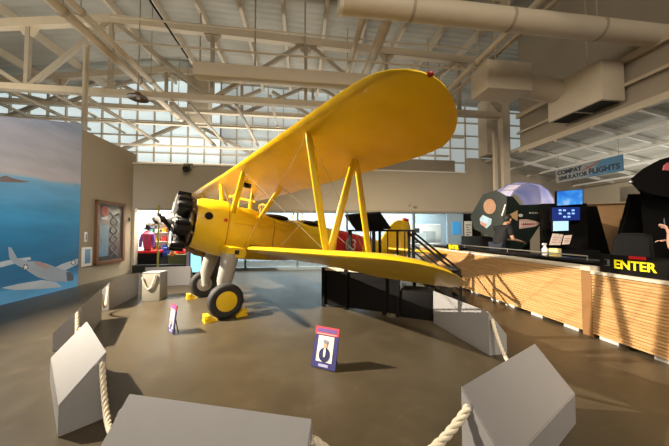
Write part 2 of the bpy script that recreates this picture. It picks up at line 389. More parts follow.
# air handler: two boxes and a round link
ah = rthing('air_handler', 'beige air handler of two boxes joined by a round duct under the roof', 'air handler', 6.42, 6.8, 5.15)
def AH(mb, n, m): return rb(mb, n, m, ah)
AH(room().span((-1.35, -.3, .42), (0, .45, 1.22), bev=.02), 'intake_box', M_DUCT)
AH(room().tube((-.05, .08, .8), (1.3, .08, .66), .33, n=20), 'link_duct', M_DUCT)
bx = AH(room().span((1.1, -1.17, -.2), (1.78, .3, .85), bev=.02), 'outlet_box', M_DUCT)
for a, b in ((-1.1, -.5), (-.4, .22)): AH(room().span((1.17, a, -.215), (1.71, b, -.195)), 'grille', M_BLACK)
AH(room().tube((-.9, 0, 1.1), (-.9, 0, 4.9), .02, n=5).tube((1.4, -.6, .8), (1.4, -.6, 4.9), .02, n=5), 'hanger', M_STEELD)
# round-cornered hanging bits among the roof steel: thin hanging rods
for i, (x, y1, Yd) in enumerate(((200, 0, 9.2), (255, 0, 9.0), (305, 0, 9.0))):
    p = at(x, 66, Yd); tag(MB().tube((p.x, p.y, p.z), (p.x, p.y, 9.9), .028, n=6).build('hanging_rod', M_STEELD), 'thin steel rod from the roof to the boxed girder, %s of the three' % ['leftmost', 'middle', 'rightmost'][i], 'rod', 'hanging rods over the boxed girder')
for z, v, lab in ((8.35, 8.8, 'upper thin conduit crossing high above the fuselage'), (7.5, 8.7, 'lower thin conduit crossing above the boxed girder'), (9.15, 7.6, 'thin conduit crossing close under the roof deck')):
    tag(rb(room().tube((-6.0, v, z), (6.5, v, z), .03, n=6), 'thin_conduit', M_STEEL), 'cream ' + lab, 'conduit')
tag(rb(room().tube((-4.55, 6.4, 8.5), (-4.55, 10.8, 8.5), .035, n=6), 'black_cable', M_BLACK), 'straight black cable running down the hall under the roof left of the girder', 'cable')
# cross beams and long runners seen against the glazing
for z, v, d_, lab in ((5.05, 14.2, .12, 'lowest beam crossing before the glazing just over the back wall'), (5.85, 13.8, .08, 'middle beam crossing before the glazing'), (6.40, 12.4, .06, 'slim beam crossing before the glazing level with the hanging lamp')):
    tag(rb(room().span((-22, v-.08, z-d_/2), (8.2, v+.08, z+d_/2)), 'cross_beam', M_STEEL), 'cream steel ' + lab, 'beam')
for k, (u, z, r) in enumerate(((-12.5, 6.9, .05), (-10.6, 6.7, .055), (-9.0, 6.6, .04), (-7.4, 6.2, .055), (-4.6, 6.1, .07), (-4.0, 6.15, .04), (-2.4, 6.2, .05), (-1.2, 6.6, .04), (.4, 6.62, .05))):
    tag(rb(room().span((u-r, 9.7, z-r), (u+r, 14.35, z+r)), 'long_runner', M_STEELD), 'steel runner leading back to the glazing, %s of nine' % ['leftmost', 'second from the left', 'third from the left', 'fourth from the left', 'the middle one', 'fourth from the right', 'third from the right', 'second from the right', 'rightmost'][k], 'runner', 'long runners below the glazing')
o = at(200, 100, 13.0)
tag(MB().span((-.5, -.3, -1.3), (.5, .3, 1.35), bev=.02).build('drop_duct', M_DUCT, None, loc=o, rz=ROOM), 'beige upright duct drop standing before the glazing above the propeller', 'duct')
o = at(491, 132, 11.6)
tag(MB().span((-.42, -.3, -1.1), (.42, .3, 1.4), bev=.02).build('drop_duct', M_DUCT, None, loc=o, rz=ROOM), 'beige upright duct drop between the wing tip and the steel column', 'duct')
# tall pole beside the mural
p = at(81, 122, 7.4)
pole = tag(rb(room().tube((UL-.33, 9.1, 0), (UL-.33, 9.1, 7.5), .075, n=12).tube((UL-.33, 9.1, 7.5), (UL-.33, 9.1, 7.55), .10, n=12), 'standpipe', M_CREAM), 'tall cream pole rising behind the right edge of the ocean mural', 'pole')
# right side: bulkhead over a lean-to roof
struct(rb(room().span((UR, -2, 4.72), (UR+.2, 9.0, 9.9)), 'wall_bulkhead', mat('brown_bulkhead', (.34, .29, .23), .8, noise=.1, nscale=1)))
struct(rb(room().span((UR-.06, -2, 4.62), (UR+.1, 9.0, 4.80)), 'trim_3', M_STEEL))
dk = room().prism([(UR, -2, 4.74), (16, -2, 3.43), (16, -2, 3.55), (UR, -2, 4.86)], (0, 13.2, 0))
struct(rb(dk, 'ceiling_low', M_DECK2))
zl = lambda u: 4.74 - (u-UR)*.17
for i, v in enumerate([1.0, 2.1, 3.2, 4.3, 5.4, 6.5, 7.6, 8.7, 9.8]):
    tag(rb(room().bar((UR, v, zl(UR)-.1), (15.8, v, zl(15.8)-.1), .06, .12), 'roof_rafter', M_WHITE), 'white rafter under the low sloping roof, %s' % (['closest to the camera', 'second from the camera', 'third from the camera', 'fourth from the camera', 'fifth, midway back', 'fourth from the back', 'third from the back', 'second from the back', 'nearest the back wall'][i]), 'rafter', 'white rafters of the low roof')
for i, u in enumerate((9.2, 10.4, 11.6, 12.8, 14.0)):
    tag(rb(room().bar((u, 0, zl(u)-.22), (u, 10.9, zl(u)-.22), .08, .07), 'roof_batten', M_WHITE), 'thin white batten below the low roof rafters, %s' % ['above the banner', 'next right of the one above the banner', 'in the middle of the five', 'second from the far right', 'farthest right'][i], 'batten', 'white battens of the low roof')
struct(rb(room().span((13.5, -3, 0), (13.7, VB, 3.9)), 'wall_right', M_CREAM))
for u, v, h, lab in ((8.12, 9.6, 6.8, 'cream steel column standing by the corner of the low roof'), (7.72, 9.6, 5.6, 'thin cream post just left of the steel column by the low roof')):
    w_ = .14 if h > 6 else .06
    o = rb(room().span((u-w_, v-w_, 0), (u+w_, v+w_, h)), 'steel_column', M_STEEL); tag(o, lab, 'column')
tag(rb(room().bar((UR-.1, 3, 5.35), (UR-.1, 9, 5.35), .08, .08), 'wall_rail', M_STEEL), 'cream rail along the brown bulkhead, the lower of two', 'rail')
tag(rb(room().bar((UR-.1, 3, 6.0), (UR-.1, 9, 6.0), .12, .14), 'wall_rail', M_STEEL), 'thicker cream rail along the brown bulkhead, the upper of two', 'rail')

# lamps seen in the photo
t = rthing('pendant_lamp', 'dark bell shaped pendant lamp hanging before the bright glazing', 'lamp', 0, 0)
p = at(138, 97, 8.6); t.location = p; t.rotation_euler = (0, 0, 0)
MB().lathe([(.03, .16), (.09, .14), (.14, .06), (.30, -.02), (.31, -.06), (.27, -.03), (.05, .05)], (0, 0, 0), (0, 0, 1), 20).build('lamp_shade', mat('bronze_shade', (.10, .06, .035), .4), t)
MB().tube((0, 0, .14), (0, 0, roof_z(-9)-p.z), .015, n=6).build('rod', M_STEELD, t)
MB().ball((0, 0, -.02), .06).build('bulb', M_WHITE, t)
p = at(187, 169, 10.1)
t = thing('wall_spotlight', 'small dark spotlight fixed high on the cream back wall above the engine', 'spotlight', p, ROOM)
MB().lathe([(.05, -.16), (.11, -.12), (.13, .08), (.10, .09), (.02, .06)], (0, -.02, 0), (0, -1, -.3), 16).build('lamp_head', M_IRON, t)
MB().bar((-.15, 0, 0), (-.15, .1, .22), .03, .05).bar((.15, 0, 0), (.15, .1, .22), .03, .05).bar((-.16, .1, .22), (.16, .1, .22), .05, .05).tube((0, .1, .22), (0, .5, .22), .03).build('bracket', M_STEELD, t)
p = at(409, 205, 11.3)
tag(MB().lathe([(.0, 0), (.05, .01), (.05, .05), (.02, .08)], p, (SU, -CU, 0), 12).build('wall_sensor', M_STEELD), 'tiny grey sensor on the cream band above the glass offices', 'sensor')
# ================================================================== LEFT WALL
X90 = R(90)
# aircraft painted on the mural (flat paint on the wall)
def mural_poly(pts, d=.0):
    q = []
    for x, y in pts:
        v, z = on_u(x, y, UL+.04); q.append((UL+.041+d, v, z))
    return q
wallp = bpy.data.objects['wall_mural']
def paint(name, polys, m, d=.0):
    mb = room()
    for p in polys: mb.prism(mural_poly(p, d), (.002, 0, 0))
    return rb(mb, name, m, wallp)
MG = mat('mural_grey', (.36, .42, .50), .7, noise=.25, nscale=2); MG2 = mat('mural_pale_grey', (.50, .57, .64), .7, noise=.2, nscale=2); MG3 = mat('mural_dark_grey', (.12, .13, .16), .7)
paint('painted_wing', [[(1, 288), (18, 284), (42, 280), (56, 282), (62, 287), (40, 289), (15, 290)], [(50, 270), (62, 264), (78, 258.5), (77.6, 264), (70, 268), (58, 274)], [(0, 262), (14, 259), (30, 257), (31, 259.5), (15, 263.5), (0, 267.5)]], MG2)
paint('painted_fuselage', [[(8, 247), (11, 247.5), (17, 258), (28, 261.5), (35, 261), (46, 263.5), (58, 268), (70, 272), (73, 279), (66, 282), (50, 281), (37, 277), (26, 270), (14, 263.5), (9, 258)]], MG, .002)
paint('painted_canopy', [[(33, 261.5), (40, 261.5), (50, 266.5), (46, 268.5), (38, 266)]], mat('mural_canopy', (.42, .30, .28), .6), .004)
paint('painted_engine', [[(66, 272), (70, 272), (73.5, 276), (73, 280.5), (67, 281)]], MG3, .004)
star = []
for cx, cy, rr in ((25.3, 267.2, 3.0), (73, 262.5, 2.6)):
    paint('painted_roundel', [[(cx+rr*math.cos(a*PI/5), cy+rr*1.15*math.sin(a*PI/5)) for a in range(10)]], MG3, .004)
    paint('painted_star', [[(cx+(rr if a % 2 == 0 else rr*.4)*math.cos(a*PI/5-PI/2), cy+(rr if a % 2 == 0 else rr*.4)*1.15*math.sin(a*PI/5-PI/2)) for a in range(10)]], M_WHITE, .006)
paint('painted_island', [[(0, 182), (0, 177), (6, 175.5), (12, 178), (20, 180), (30, 181.5), (22, 182.5)]], mat('mural_island', (.20, .15, .13), .8, noise=.2))

def wall_rect(x0, y0, x1, y1, u=UL):
    v0_, z0 = on_u(x0, y1, u); v1_, z1 = on_u(x1, y0, u); return v0_, v1_, z0, z1
# framed exhibit
va, z_a = on_u(94, 232, UL); vb, z_b = on_u(122.5, 232, UL); z0 = on_u(108, 263, UL)[1]; z1 = on_u(108, 201.5, UL)[1]
t = rthing('framed_exhibit', 'tall brown framed glass exhibit on the tan wall right of the mural', 'framed exhibit', UL, (va+vb)/2, z0)
w_, h_ = vb-va, z1-z0
fr = MB().span((0, -w_/2, 0), (.09, -w_/2+.1, h_)).span((0, w_/2-.1, 0), (.09, w_/2, h_)).span((0, -w_/2, 0), (.09, w_/2, .1)).span((0, -w_/2, h_-.1), (.09, w_/2, h_))
fr.build('frame', M_WOODD, t)
MB().span((.01, -w_/2+.1, .1), (.03, w_/2-.1, h_-.1)).build('backing', mat('exhibit_backing', (.06, .045, .04), .3, noise=.5, nscale=3, coat=.6), t)
MB().span((.055, -w_/2+.09, .09), (.06, w_/2-.09, h_-.09)).build('pane', M_GLASS, t)
sc_ = MB()
for k in range(5):
    zc = .35 + k*(h_-.7)/4.6
    sc_.bar((.045, -.02, zc-.14), (.045, .35, zc+.14), .02, .05).bar((.045, .35, zc-.14), (.045, -.02, zc+.14), .02, .05)
sc_.build('crossed_bands', mat('pale_band', (.18, .15, .12), .5), t)
MB().lathe([(.0, 0), (.17, .005), (.17, .02), (0, .025)], (.035, -w_*.22, h_-.35), (1, 0, 0), 16).build('badge', mat('badge_red', (.4, .09, .06), .5), t)
MB().span((.035, -w_/2+.14, .25), (.05, -w_*.08, h_*.62)).build('photo_print', mat('exhibit_blue_print', (.10, .25, .40), .3, noise=.8, nscale=3.5, coat=.5), t)
MB().span((.035, -w_*.33, h_-.62), (.05, -w_*.12, h_-.55)).build('caption_card', M_WHITE, t)
# notice holder with a small card above
def wallcard(name, label, cat, x0, y0, x1, y1, parts):
    v0_, v1_, z0_, z1_ = wall_rect(x0, y0, x1, y1); t = rthing(name, label, cat, UL, (v0_+v1_)/2, z0_)
    w, h = v1_-v0_, z1_-z0_
    for nm, m, a, b, c, d_, th in parts: MB().span((0, -w/2+a*w, c*h), (th, -w/2+b*w, d_*h), bev=.004).build(nm, m, t)
    return t
wallcard('notice_holder', 'white framed notice holder low on the tan wall beside the mural', 'notice holder', 81, 247, 91, 267, [('frame', M_WHITE, 0, 1, 0, 1, .04), ('printed_sheet', mat('blue_sheet', (.12, .25, .42), .4, noise=.7, nscale=8), .22, .78, .15, .9, .05)])
wallcard('wall_card', 'little pale card on the tan wall above the notice holder', 'card', 84, 232, 87, 242, [('plate', M_WHITE, 0, 1, 0, 1, .02), ('print', M_GREY, .25, .75, .2, .8, .024)])
p = at(128.6, 219.5, 9.9)
t = thing('wall_switch', 'small dark switch plate on the tan wall left of the shop', 'switch', p, ROOM)
MB().box((0, 0, 0), (.1, .04, .13), bev=.008).build('plate', M_IRON, t); MB().box((0, -.02, 0), (.03, .03, .06)).build('rocker', M_WHITE, t)

# ================================================================== SHOP behind the back wall
mcol = lambda n, c, **k: mat(n, c, .6, **k)
def uv_at(x, y, v): return on_v(x, y, v)
struct(rb(room().span((-8.2, VB+2.6, 0), (-4.45, VB+2.7, 3.6)), 'wall_shop', mat('shop_wall_pastel', (.62, .72, .74), .6, noise=.35, nscale=1.2)))  # pale blue-grey wall colour, mottled by noise
t = rthing('display_table', 'low shop table with bright red top behind the front opening', 'display table', -6.1, 11.6)
MB().span((-.42, -.35, .72), (.42, .35, .82), bev=.01).build('tabletop', M_RED, t); MB().span((-.42, -.37, 0), (.42, .37, .72)).build('base', M_BLACK, t)
t = rthing('clothing_mannequin', 'mannequin in a crimson and purple jacket inside the shop', 'mannequin', -6.28, 11.55, .82)
MB().lathe([(.12, 0), (.15, .12), (.18, .4), (.2, .62), (.12, .72), (.05, .76)], (0, 0, .05), (0, 0, 1), 14).build('jacket', mcol('crimson_cloth', (.30, .02, .07)), t)
MB().path([(.18, 0, .65), (.25, -.03, .4), (.24, -.08, .15)], [.07, .06, .05]).path([(-.18, 0, .65), (-.25, -.03, .4), (-.24, -.08, .15)], [.07, .06, .05]).build('sleeve', mcol('purple_cloth', (.12, .03, .20)), t)
MB().ball((0, 0, .95), (.09, .1, .13)).build('head', M_BLACK, t); MB().tube((0, 0, -.0), (0, 0, .1), .12, n=14).build('stand', M_BLACK, t)
t = rthing('shop_shelf', 'pale shop shelf of colourful goods behind the red table', 'shelf', -6.15, 12.6)
MB().span((-.75, -.2, 0), (-.7, .2, 2)).span((.7, -.2, 0), (.75, .2, 2)).span((-.75, .18, 0), (.75, .2, 2)).build('frame', M_WHITE, t)
for z in (.75, 1.15, 1.55, 1.98): MB().span((-.7, -.2, z-.02), (.7, .2, z)).build('shelf_board', M_WHITE, t)
cols = [(.7, .35, .03), (.6, .04, .05), (.05, .12, .5), (.75, .6, .1), (.08, .35, .25), (.8, .8, .75)]
k = 0
for z in (.75, 1.15, 1.55):
    for j in range(5):
        h = .16 + .14*random.random(); o = MB().box((0, 0, h/2), (.17, .16, h), bev=.02).box((0, -.082, h*.55), (.11, .01, h*.45)).build('goods_box', mcol('goods_%d' % (k % 6), cols[k % 6]), None, loc=W(-6.15-.56+j*.28, 12.6, z), rz=ROOM)
        tag(o, '%s packet on the shop shelf, %s in its row of the %s board' % (['orange', 'red', 'blue', 'yellow', 'green', 'white'][k % 6], ['first', 'second', 'third', 'fourth', 'last'][j], ['lowest', 'middle', 'upper'][int((z-.7)/.4)]), 'packet', 'packets on the shop shelf'); k += 1
p = at(150, 229, 10.9)
t = thing('toy_airplane', 'dark blue toy airplane hanging inside the shop', 'toy airplane', p, .5)
MB().path([(-.2, 0, 0), (-.05, 0, .03), (.2, 0, .05)], [.03, .06, .02]).build('body', M_NAVY, t); MB().prism([(-.1, -.3, .02), (.08, -.3, .02), (.1, .3, .02), (-.08, .3, .02)], (0, 0, .025)).build('wing', M_NAVY, t); MB().prism([(.12, 0, .05), (.22, 0, .05), (.22, 0, .18)], (0, .02, 0)).build('tail_fin', M_NAVY, t)
MB().tube((0, 0, .05), (0, 0, 3.58-p.z), .006, n=5).build('cord', M_WIRE, t)
# backpacks and balls right of the post
def plush(name, lab, cat, x, y, Y, r, col, kind):
    p = at(x, y, Y); t = thing(name, lab, cat, p, ROOM)
    m = mcol('cloth_%s' % name, col)
    if kind == 'pack':
        MB().box((0, 0, 0), (r*1.5, r, r*2.0), bev=r*.3).build('bag_body', m, t); MB().box((0, -r*.55, -r*.35), (r*1.05, r*.35, r*.9), bev=r*.12).build('pocket', m, t); MB().path([(-r*.2, 0, r), (0, 0, r*1.25), (r*.2, 0, r)], r*.08, 6).build('handle', M_BLACK, t)
    else:
        MB().ball((0, 0, 0), (r*1.1, r*.8, r)).build('toy_body', m, t); MB().ball((0, -r*.3, r*1.05), r*.55).ball((-r*.4, -r*.3, r*1.5), r*.2).ball((r*.4, -r*.3, r*1.5), r*.2).build('toy_head', m, t)
    return t
plush('blue_backpack', 'blue backpack on the low shop bench left of the red toys', 'backpack', 167, 252, 10.75, .19, (.02, .05, .35), 'pack')
plush('red_toy', 'rounded red plush toy on the shop bench beside the blue backpack', 'toy', 171.5, 247, 11, .15, (.55, .03, .03), 'toy')
plush('orange_toy', 'orange plush toy low on the shop bench between two red ones', 'toy', 173, 254, 10.5, .11, (.70, .22, .05), 'toy')
plush('bright_red_toy', 'big scarlet plush toy on the shop bench nearest the plane', 'toy', 181, 252, 10.75, .18, (.75, .02, .03), 'toy')
t = rthing('shop_bench', 'low green bench carrying plush toys in the shop front', 'bench', -4.92, 11.45)
MB().span((-.42, -.3, .62), (.42, .3, .68), bev=.01).build('bench_top', mcol('bench_green', (.16, .18, .06)), t); MB().span((-.4, -.26, 0), (.4, .26, .62)).build('bench_base', mcol('bench_green2', (.10, .11, .04)), t)
t = rthing('shop_post', 'thin yellow green post standing in the shop opening', 'post', -5.52, 10.84)
MB().tube((0, 0, 0), (0, 0, 2.62), .035, n=10).build('shaft', mcol('olive_post', (.32, .30, .06)), t); MB().tube((0, 0, 0), (0, 0, .03), .12, n=14).build('foot', M_IRON, t)
# shop sill and glazed front of the offices
struct(rb(room().span((-6.47, VB-.1, 0), (-4.3, VB+.15, .3)), 'baseboard_shop', M_IRON))
wdo = [(-4.3, -2.3), (-2.3, -.2), (-.2, 1.9), (1.9, 4.9), (4.9, 7.95)]
for i, (a, b) in enumerate(wdo):
    fr = room().span((a-.04, VB, 0), (a+.04, VB+.12, ZB+.1)).span((b-.04, VB, 0), (b+.04, VB+.12, ZB+.1)).span((a, VB, 0), (b, VB+.12, .12)).span((a, VB+.02, ZB-.02), (b, VB+.1, ZB+.1))
    w = struct(rb(fr, 'window_%d' % (6+i), mat('grey_blue_frame', (.30, .36, .40), .5)))
    rb(room().span((a, VB+.05, .12), (b, VB+.06, ZB)), 'pane', M_GLASS, w)
# lit display screen low beside the wheel
t = rthing('screen_kiosk', 'slim kiosk with a glowing cyan screen behind the far wheel', 'kiosk', -3.95, 10.2)
MB().span((-.30, 0, 0), (.30, .3, 1.05), bev=.01).build('cabinet', M_CHARC, t); MB().span((-.12, -.01, .1), (.25, 0, .86)).build('screen', mat('cyan_screen', (.2, .5, .6), .3, emit=(.35, .75, .9), estr=1.3), t); MB().span((-.27, -.012, .1), (-.16, 0, .86)).build('side_panel', mat('pale_lilac', (.5, .45, .55), .4), t)
tag(rb(room().span((-3.5, 9.9, 0), (-2.9, 10.5, .95), bev=.01), 'dark_cabinet', M_CHARC), 'dark low cabinet beside the glowing kiosk behind the landing gear', 'cabinet')
# office furniture seen between the railing and the counter
t = rthing('white_machine', 'large white machine cabinet inside the glazed office', 'cabinet', 5.9, 12.9)
MB().span((-1.2, -.35, 0), (1.1, .35, 1.95), bev=.02).build('body', M_WHITE, t); MB().span((-.35, -.37, .9), (-.05, -.35, 1.75)).build('glass_door', M_CHARC, t); MB().span((.15, -.37, 1.05), (.8, -.35, 1.6)).build('panel', mat('pale_grey_panel', (.45, .50, .50), .4), t); MB().tube((.1, -.4, 1.2), (.1, -.4, 1.6), .015).build('handle', M_ALU, t)
t = rthing('office_desk', 'long pale desk inside the glazed office in front of the machine', 'desk', 4.9, 11.9)
MB().span((-1.4, -.3, .95), (1.6, .3, 1.02)).build('desktop', M_WHITE, t)
for x in (-1.3, 1.5): MB().span((x-.04, -.25, 0), (x+.04, .25, .95)).build('leg', M_ALU, t)
for i, (du, lab) in enumerate(((-.7, 'white monitor on the office desk, left of the other'), (.7, 'white monitor on the office desk nearest the blue notice'))):
    t = rthing('desk_monitor', lab, 'monitor', 4.9+du, 11.9, 1.02)
    MB().span((-.28, -.02, .12), (.28, .02, .5), bev=.01).build('screen', mat('pale_screen', (.6, .68, .7), .3, emit=(.6, .75, .8), estr=.35), t); MB().span((-.03, 0, 0), (.03, .04, .2)).span((-.12, -.08, 0), (.12, .08, .02)).build('stand', M_ALU, t)
t = rthing('notice_board', 'pale blue board carrying a bright blue square notice by the office glass', 'notice board', 6.77, 10.85, 1.02)
MB().span((-.42, 0, 0), (.35, .05, 1.35)).build('board', mat('pale_blue_board', (.35, .48, .60), .5), t); MB().span((-.18, -.02, .45), (.2, 0, 1.0)).build('notice', mat('sky_notice', (.06, .35, .80), .4, emit=(.06, .35, .8), estr=.3), t)
t = rthing('wall_poster', 'pale printed poster right of the blue notice, left of the shark pod', 'poster', 7.36, 10.85, 1.1)
MB().span((-.17, 0, 0), (.17, .03, .95)).build('sheet', M_WHITE, t)
mk = MB()
for k in range(7): mk.span((-.13, -.006, .1+k*.11), (.13-.05*(k % 3), 0, .15+k*.11))
mk.build('printed_lines', M_GREY, t)
struct(rb(room().span((7.1, 10.9, 0), (8.0, 10.98, ZB)), 'wall_dark', M_BLACK))
# ================================================================== AIRPLANE
BX = Vector((-.78999, -.59863, .13248)); BY = Vector((.60395, -.79702, 0)); BZ = Vector((.10559, .08001, .99119)); BO = Vector((-2.6175, 5.6827, .32))
plane = thing('yellow_biplane', 'yellow open cockpit trainer biplane with black radial engine on the hall floor', 'airplane')
plane.matrix_world = Matrix(((BX.x, BY.x, BZ.x, BO.x), (BX.y, BY.y, BZ.y, BO.y), (BX.z, BY.z, BZ.z, BO.z), (0, 0, 0, 1)))
def P(mb, name, m, parent=None, **k): return mb.build(name, m, parent or plane, **k)
CH = 1.50
INC = R(7.268)
def wref(up, fr, y, dz=0.0):
    x0, z0, dih = (.184, 2.553, .829) if up else (-.285, .976, 1.706)
    return Vector((x0 - fr*CH*math.cos(INC), y, z0 + math.tan(R(dih))*max(0, abs(y)-.5) - fr*CH*math.sin(INC) + dz))
def airfoil(up, y, le, te, th):
    # closed loop; x runs along the chord
    pts = []; n = 13
    for i in range(n+1):                      # upper surface LE -> TE
        t = (1-math.cos(PI*i/n))/2; yt = 5*th*(.2969*math.sqrt(t)-.126*t-.3516*t*t+.2843*t**3-.1036*t**4)
        pts.append((t, yt*1.25+.012*math.sin(PI*t)))
    for i in range(n-1, 0, -1):
        t = (1-math.cos(PI*i/n))/2; yt = 5*th*(.2969*math.sqrt(t)-.126*t-.3516*t*t+.2843*t**3-.1036*t**4)
        pts.append((t, -yt*.62+.008*math.sin(PI*t)))
    out = []
    for t, zz in pts:
        fr = le + (te-le)*t; q = wref(up, fr, y)
        if not up and y > 1.6: q.z -= .12*min(1, (y-1.6)/1.6)*max(0, fr-.15)
        out.append(q + Vector((-math.sin(INC)*zz, 0, math.cos(INC)*zz))*CH*(te-le))
    return out
ST = [(0, 0, .955), (.8, 0, .955), (1.6, 0, .955), (2.4, 0, .955), (3.2, 0, .95), (3.8, 0, .945), (4.15, .0, .935), (4.35, .005, .915), (4.5, .015, .885), (4.62, .03, .83), (4.74, .065, .75), (4.84, .115, .655), (4.91, .17, .555), (4.955, .235, .45), (4.972, .29, .37)]
def wing(up):
    sc = 1 if up else .985
    st = [(-y*sc, a, b) for y, a, b in ST[::-1]] + [(y*sc, a, b) for y, a, b in ST[1:]]
    return MB().loft([airfoil(up, y, a, b, .105 if b-a > .8 else .1*min(1, .7+.3*(b-a))) for y, a, b in st])
uw = P(wing(True), 'upper_wing', M_FAB, ang=60)
lw = P(wing(False), 'lower_wing', M_FAB, ang=60)
# nav lights and small fittings on the wings
for s, m in ((1, mat('dark_red_lens', (.30, .02, .015), .25)), (-1, mat('green_lens', (.02, .3, .08), .2))):
    q = wref(True, .225, 4.925*s, .0); P(MB().ball(q + Vector((0, .02*s, .01)), (.03, .03, .02)), 'navigation_light', m, uw)
    q = wref(False, .34, 4.87*s, .02); P(MB().ball(q + Vector((0, .02*s, 0)), (.06, .05, .03)), 'wing_tip_light', M_IRON, lw)
ra = MB()
for s in (-1, 1):                               # aileron gap strips and walkway
    a, b = wref(False, .70, 2.2*s, .065), wref(False, .70, 4.2*s, .06); ra.bar(a, b, .02, .012)
P(ra, 'aileron_gap', M_IRON, lw)
wk = MB().prism([wref(False, .12, .47, .095), wref(False, .12, .95, .1), wref(False, .8, .95, .06), wref(False, .8, .47, .055)], (0, 0, .008)); P(wk, 'walkway', M_RUB, lw)
# red panel under the lower wing root, as in the photo
P(MB().prism([wref(False, .24, .75, -.060), wref(False, .24, 1.75, -.062), wref(False, .36, 1.75, -.068), wref(False, .36, .75, -.062)], (0, 0, -.004)), 'red_stripe', M_RED, lw)
# interplane and cabane struts
def strut(a, b, w, name='interplane_strut', n=14):
    o = P(MB().tube(a, b, w*.42, w*.42, n, asp=1.0).tube(a, b, w*.42, n=n), name, M_YEL); return o
for s in (1, -1):
    yS = 3.337*s; ft, rt = wref(True, .131, yS, -.03), wref(True, .687, yS, -.03); fb, rb_ = wref(False, .131, yS, .06), wref(False, .687, yS, .04)
    for a, b in ((ft, fb), (rt, rb_), (rt + Vector((.05, 0, 0)), fb + Vector((-.06, 0, 0)))):
        up = Vector((1, 0, 0))
        st_ = MB(); d = (b-a)
        rings = []
        for t, k in ((0, .75), (.06, 1), (.5, 1.12), (.94, 1), (1, .75)):
            c = a + d*t; rings.append([c + Vector((math.cos(2*PI*i/14)*.054*k, math.sin(2*PI*i/14)*.028*k, 0)) for i in range(14)])
        P(st_.loft(rings), 'interplane_strut', M_YEL, ang=60)
    for base, top in (((-.05, .40*s, 1.72), wref(True, .131, .89*s, -.03)), ((-.66, .40*s, 1.70), wref(True, .687, .89*s, -.03))):
        a = Vector(base); d = top - a; rings = []
        for t, k in ((0, .9), (.1, 1), (.9, 1), (1, .9)):
            c = a + d*t; rings.append([c + Vector((math.cos(2*PI*i/14)*.055*k, math.sin(2*PI*i/14)*.03*k, 0)) for i in range(14)])
        P(MB().loft(rings), 'cabane_strut', M_YEL, ang=60)
    # flying and landing wires
    wr = MB()
    for a, b in ((wref(True, .131, .9*s, -.04), fb), (wref(True, .687, .9*s, -.03), rb_), (Vector((-.35, .42*s, .95)), ft), (Vector((-1.1, .42*s, .92)), rt), (ft, rb_),
                 (Vector((-.05, .40*s, 1.75)), wref(True, .687, .89*s, -.03)), (Vector((-.66, .4*s, 1.72)), wref(True, .131, .89*s, -.03))):
        wr.tube(a, b, .0032, n=5)
    for y_ in (.89,):
        wr.tube(wref(True, .131, .89*s, -.03), Vector((-.05, -.4*s, 1.72)), .005, n=5)
    P(wr, 'bracing_wires', M_WIRE, label=None) if False else P(wr, 'bracing_wires', M_WIRE)
# fuselage loft
SEC = [(.62, 1.91, .90, .50, 2.0), (.45, 1.945, .85, .51, 2.1), (.2, 1.96, .79, .50, 2.3), (0, 1.96, .75, .48, 2.5), (-.02, 1.90, .75, .465, 2.6), (-.3, 1.89, .73, .455, 2.7), (-.55, 1.90, .72, .45, 2.6), (-.8, 1.82, .73, .44, 2.9), (-1.2, 1.76, .74, .43, 3.2),
       (-1.55, 1.80, .76, .42, 2.8), (-1.8, 1.80, .79, .41, 2.8), (-2.1, 1.75, .82, .40, 3.0), (-2.5, 1.76, .86, .37, 2.6), (-3.1, 1.77, .93, .32, 2.3), (-4.0, 1.72, 1.04, .245, 2.1), (-5.0, 1.64, 1.16, .16, 2.0), (-5.9, 1.56, 1.26, .085, 2.0), (-6.25, 1.52, 1.32, .04, 2.0)]
def sec_at(x):
    for a, b in zip(SEC, SEC[1:]):
        if a[0] >= x >= b[0]:
            t = (a[0]-x)/max(1e-6, a[0]-b[0]); return (x,)+tuple(a[i]+(b[i]-a[i])*t for i in range(1, 5))
    return SEC[-1]
def ring(s, grow=0.0, n=36):
    x, t, b, w, e = s; out = []
    for i in range(n):
        q = 2*PI*i/n; c, sn = math.cos(q), math.sin(q)
        out.append(Vector((x, (w+grow)*math.copysign(abs(c)**(2/e), c), (t+b)/2 + ((t-b)/2+grow)*math.copysign(abs(sn)**(2/e), sn))))
    return out
fus = P(MB().loft([ring(s) for s in SEC]), 'fuselage', M_FAB, ang=30)
# panel seams, firewall line, access port, vents
sm = MB()
for x in (.02, -1.02): sm.loft([ring(sec_at(x+.008), .004), ring(sec_at(x-.008), .004)], caps=False)
P(sm, 'panel_seam', mat('seam_brown', (.22, .11, .01), .5), fus)
st = MB()
for s in (1, -1):                                # stringer ridges along the side
    for z in (.98, 1.5):
        st.path([(x, s*(ring(sec_at(x))[0 if s > 0 else 18].y*s*1.0+.002), z) for x in (-.1, -.8, -1.6, -2.4)], .008, 5)
    for (xa, za), (xb, zb) in (((-.9, 1.62), (-.35, .9)), ((-.95, 1.62), (-2.0, .95)), ((-1.6, 1.62), (-2.3, 1.0))):
        st.tube((xa, s*(sec_at(xa)[3]-.004), za), (xb, s*(sec_at(xb)[3]-.004), zb), .009, n=5)
P(st, 'stringer', M_YEL, fus)
for s in (1, -1):
    P(MB().lathe([(.0, .0), (.075, .0), (.075, .02), (0, .02)], (.42, .50*s, 1.55), (0, s, .3), 18), 'access_port', M_BLACK, fus)
    P(MB().lathe([(.0, .0), (.035, .0), (.035, .025), (0, .025)], (.09, .487*s, 1.52), (0, s, .2), 14), 'small_port', M_RED, fus)
    P(MB().box((-.12, .835*s, .90), (.08, .03, .08)), 'vent_plate', M_IRON, fus)
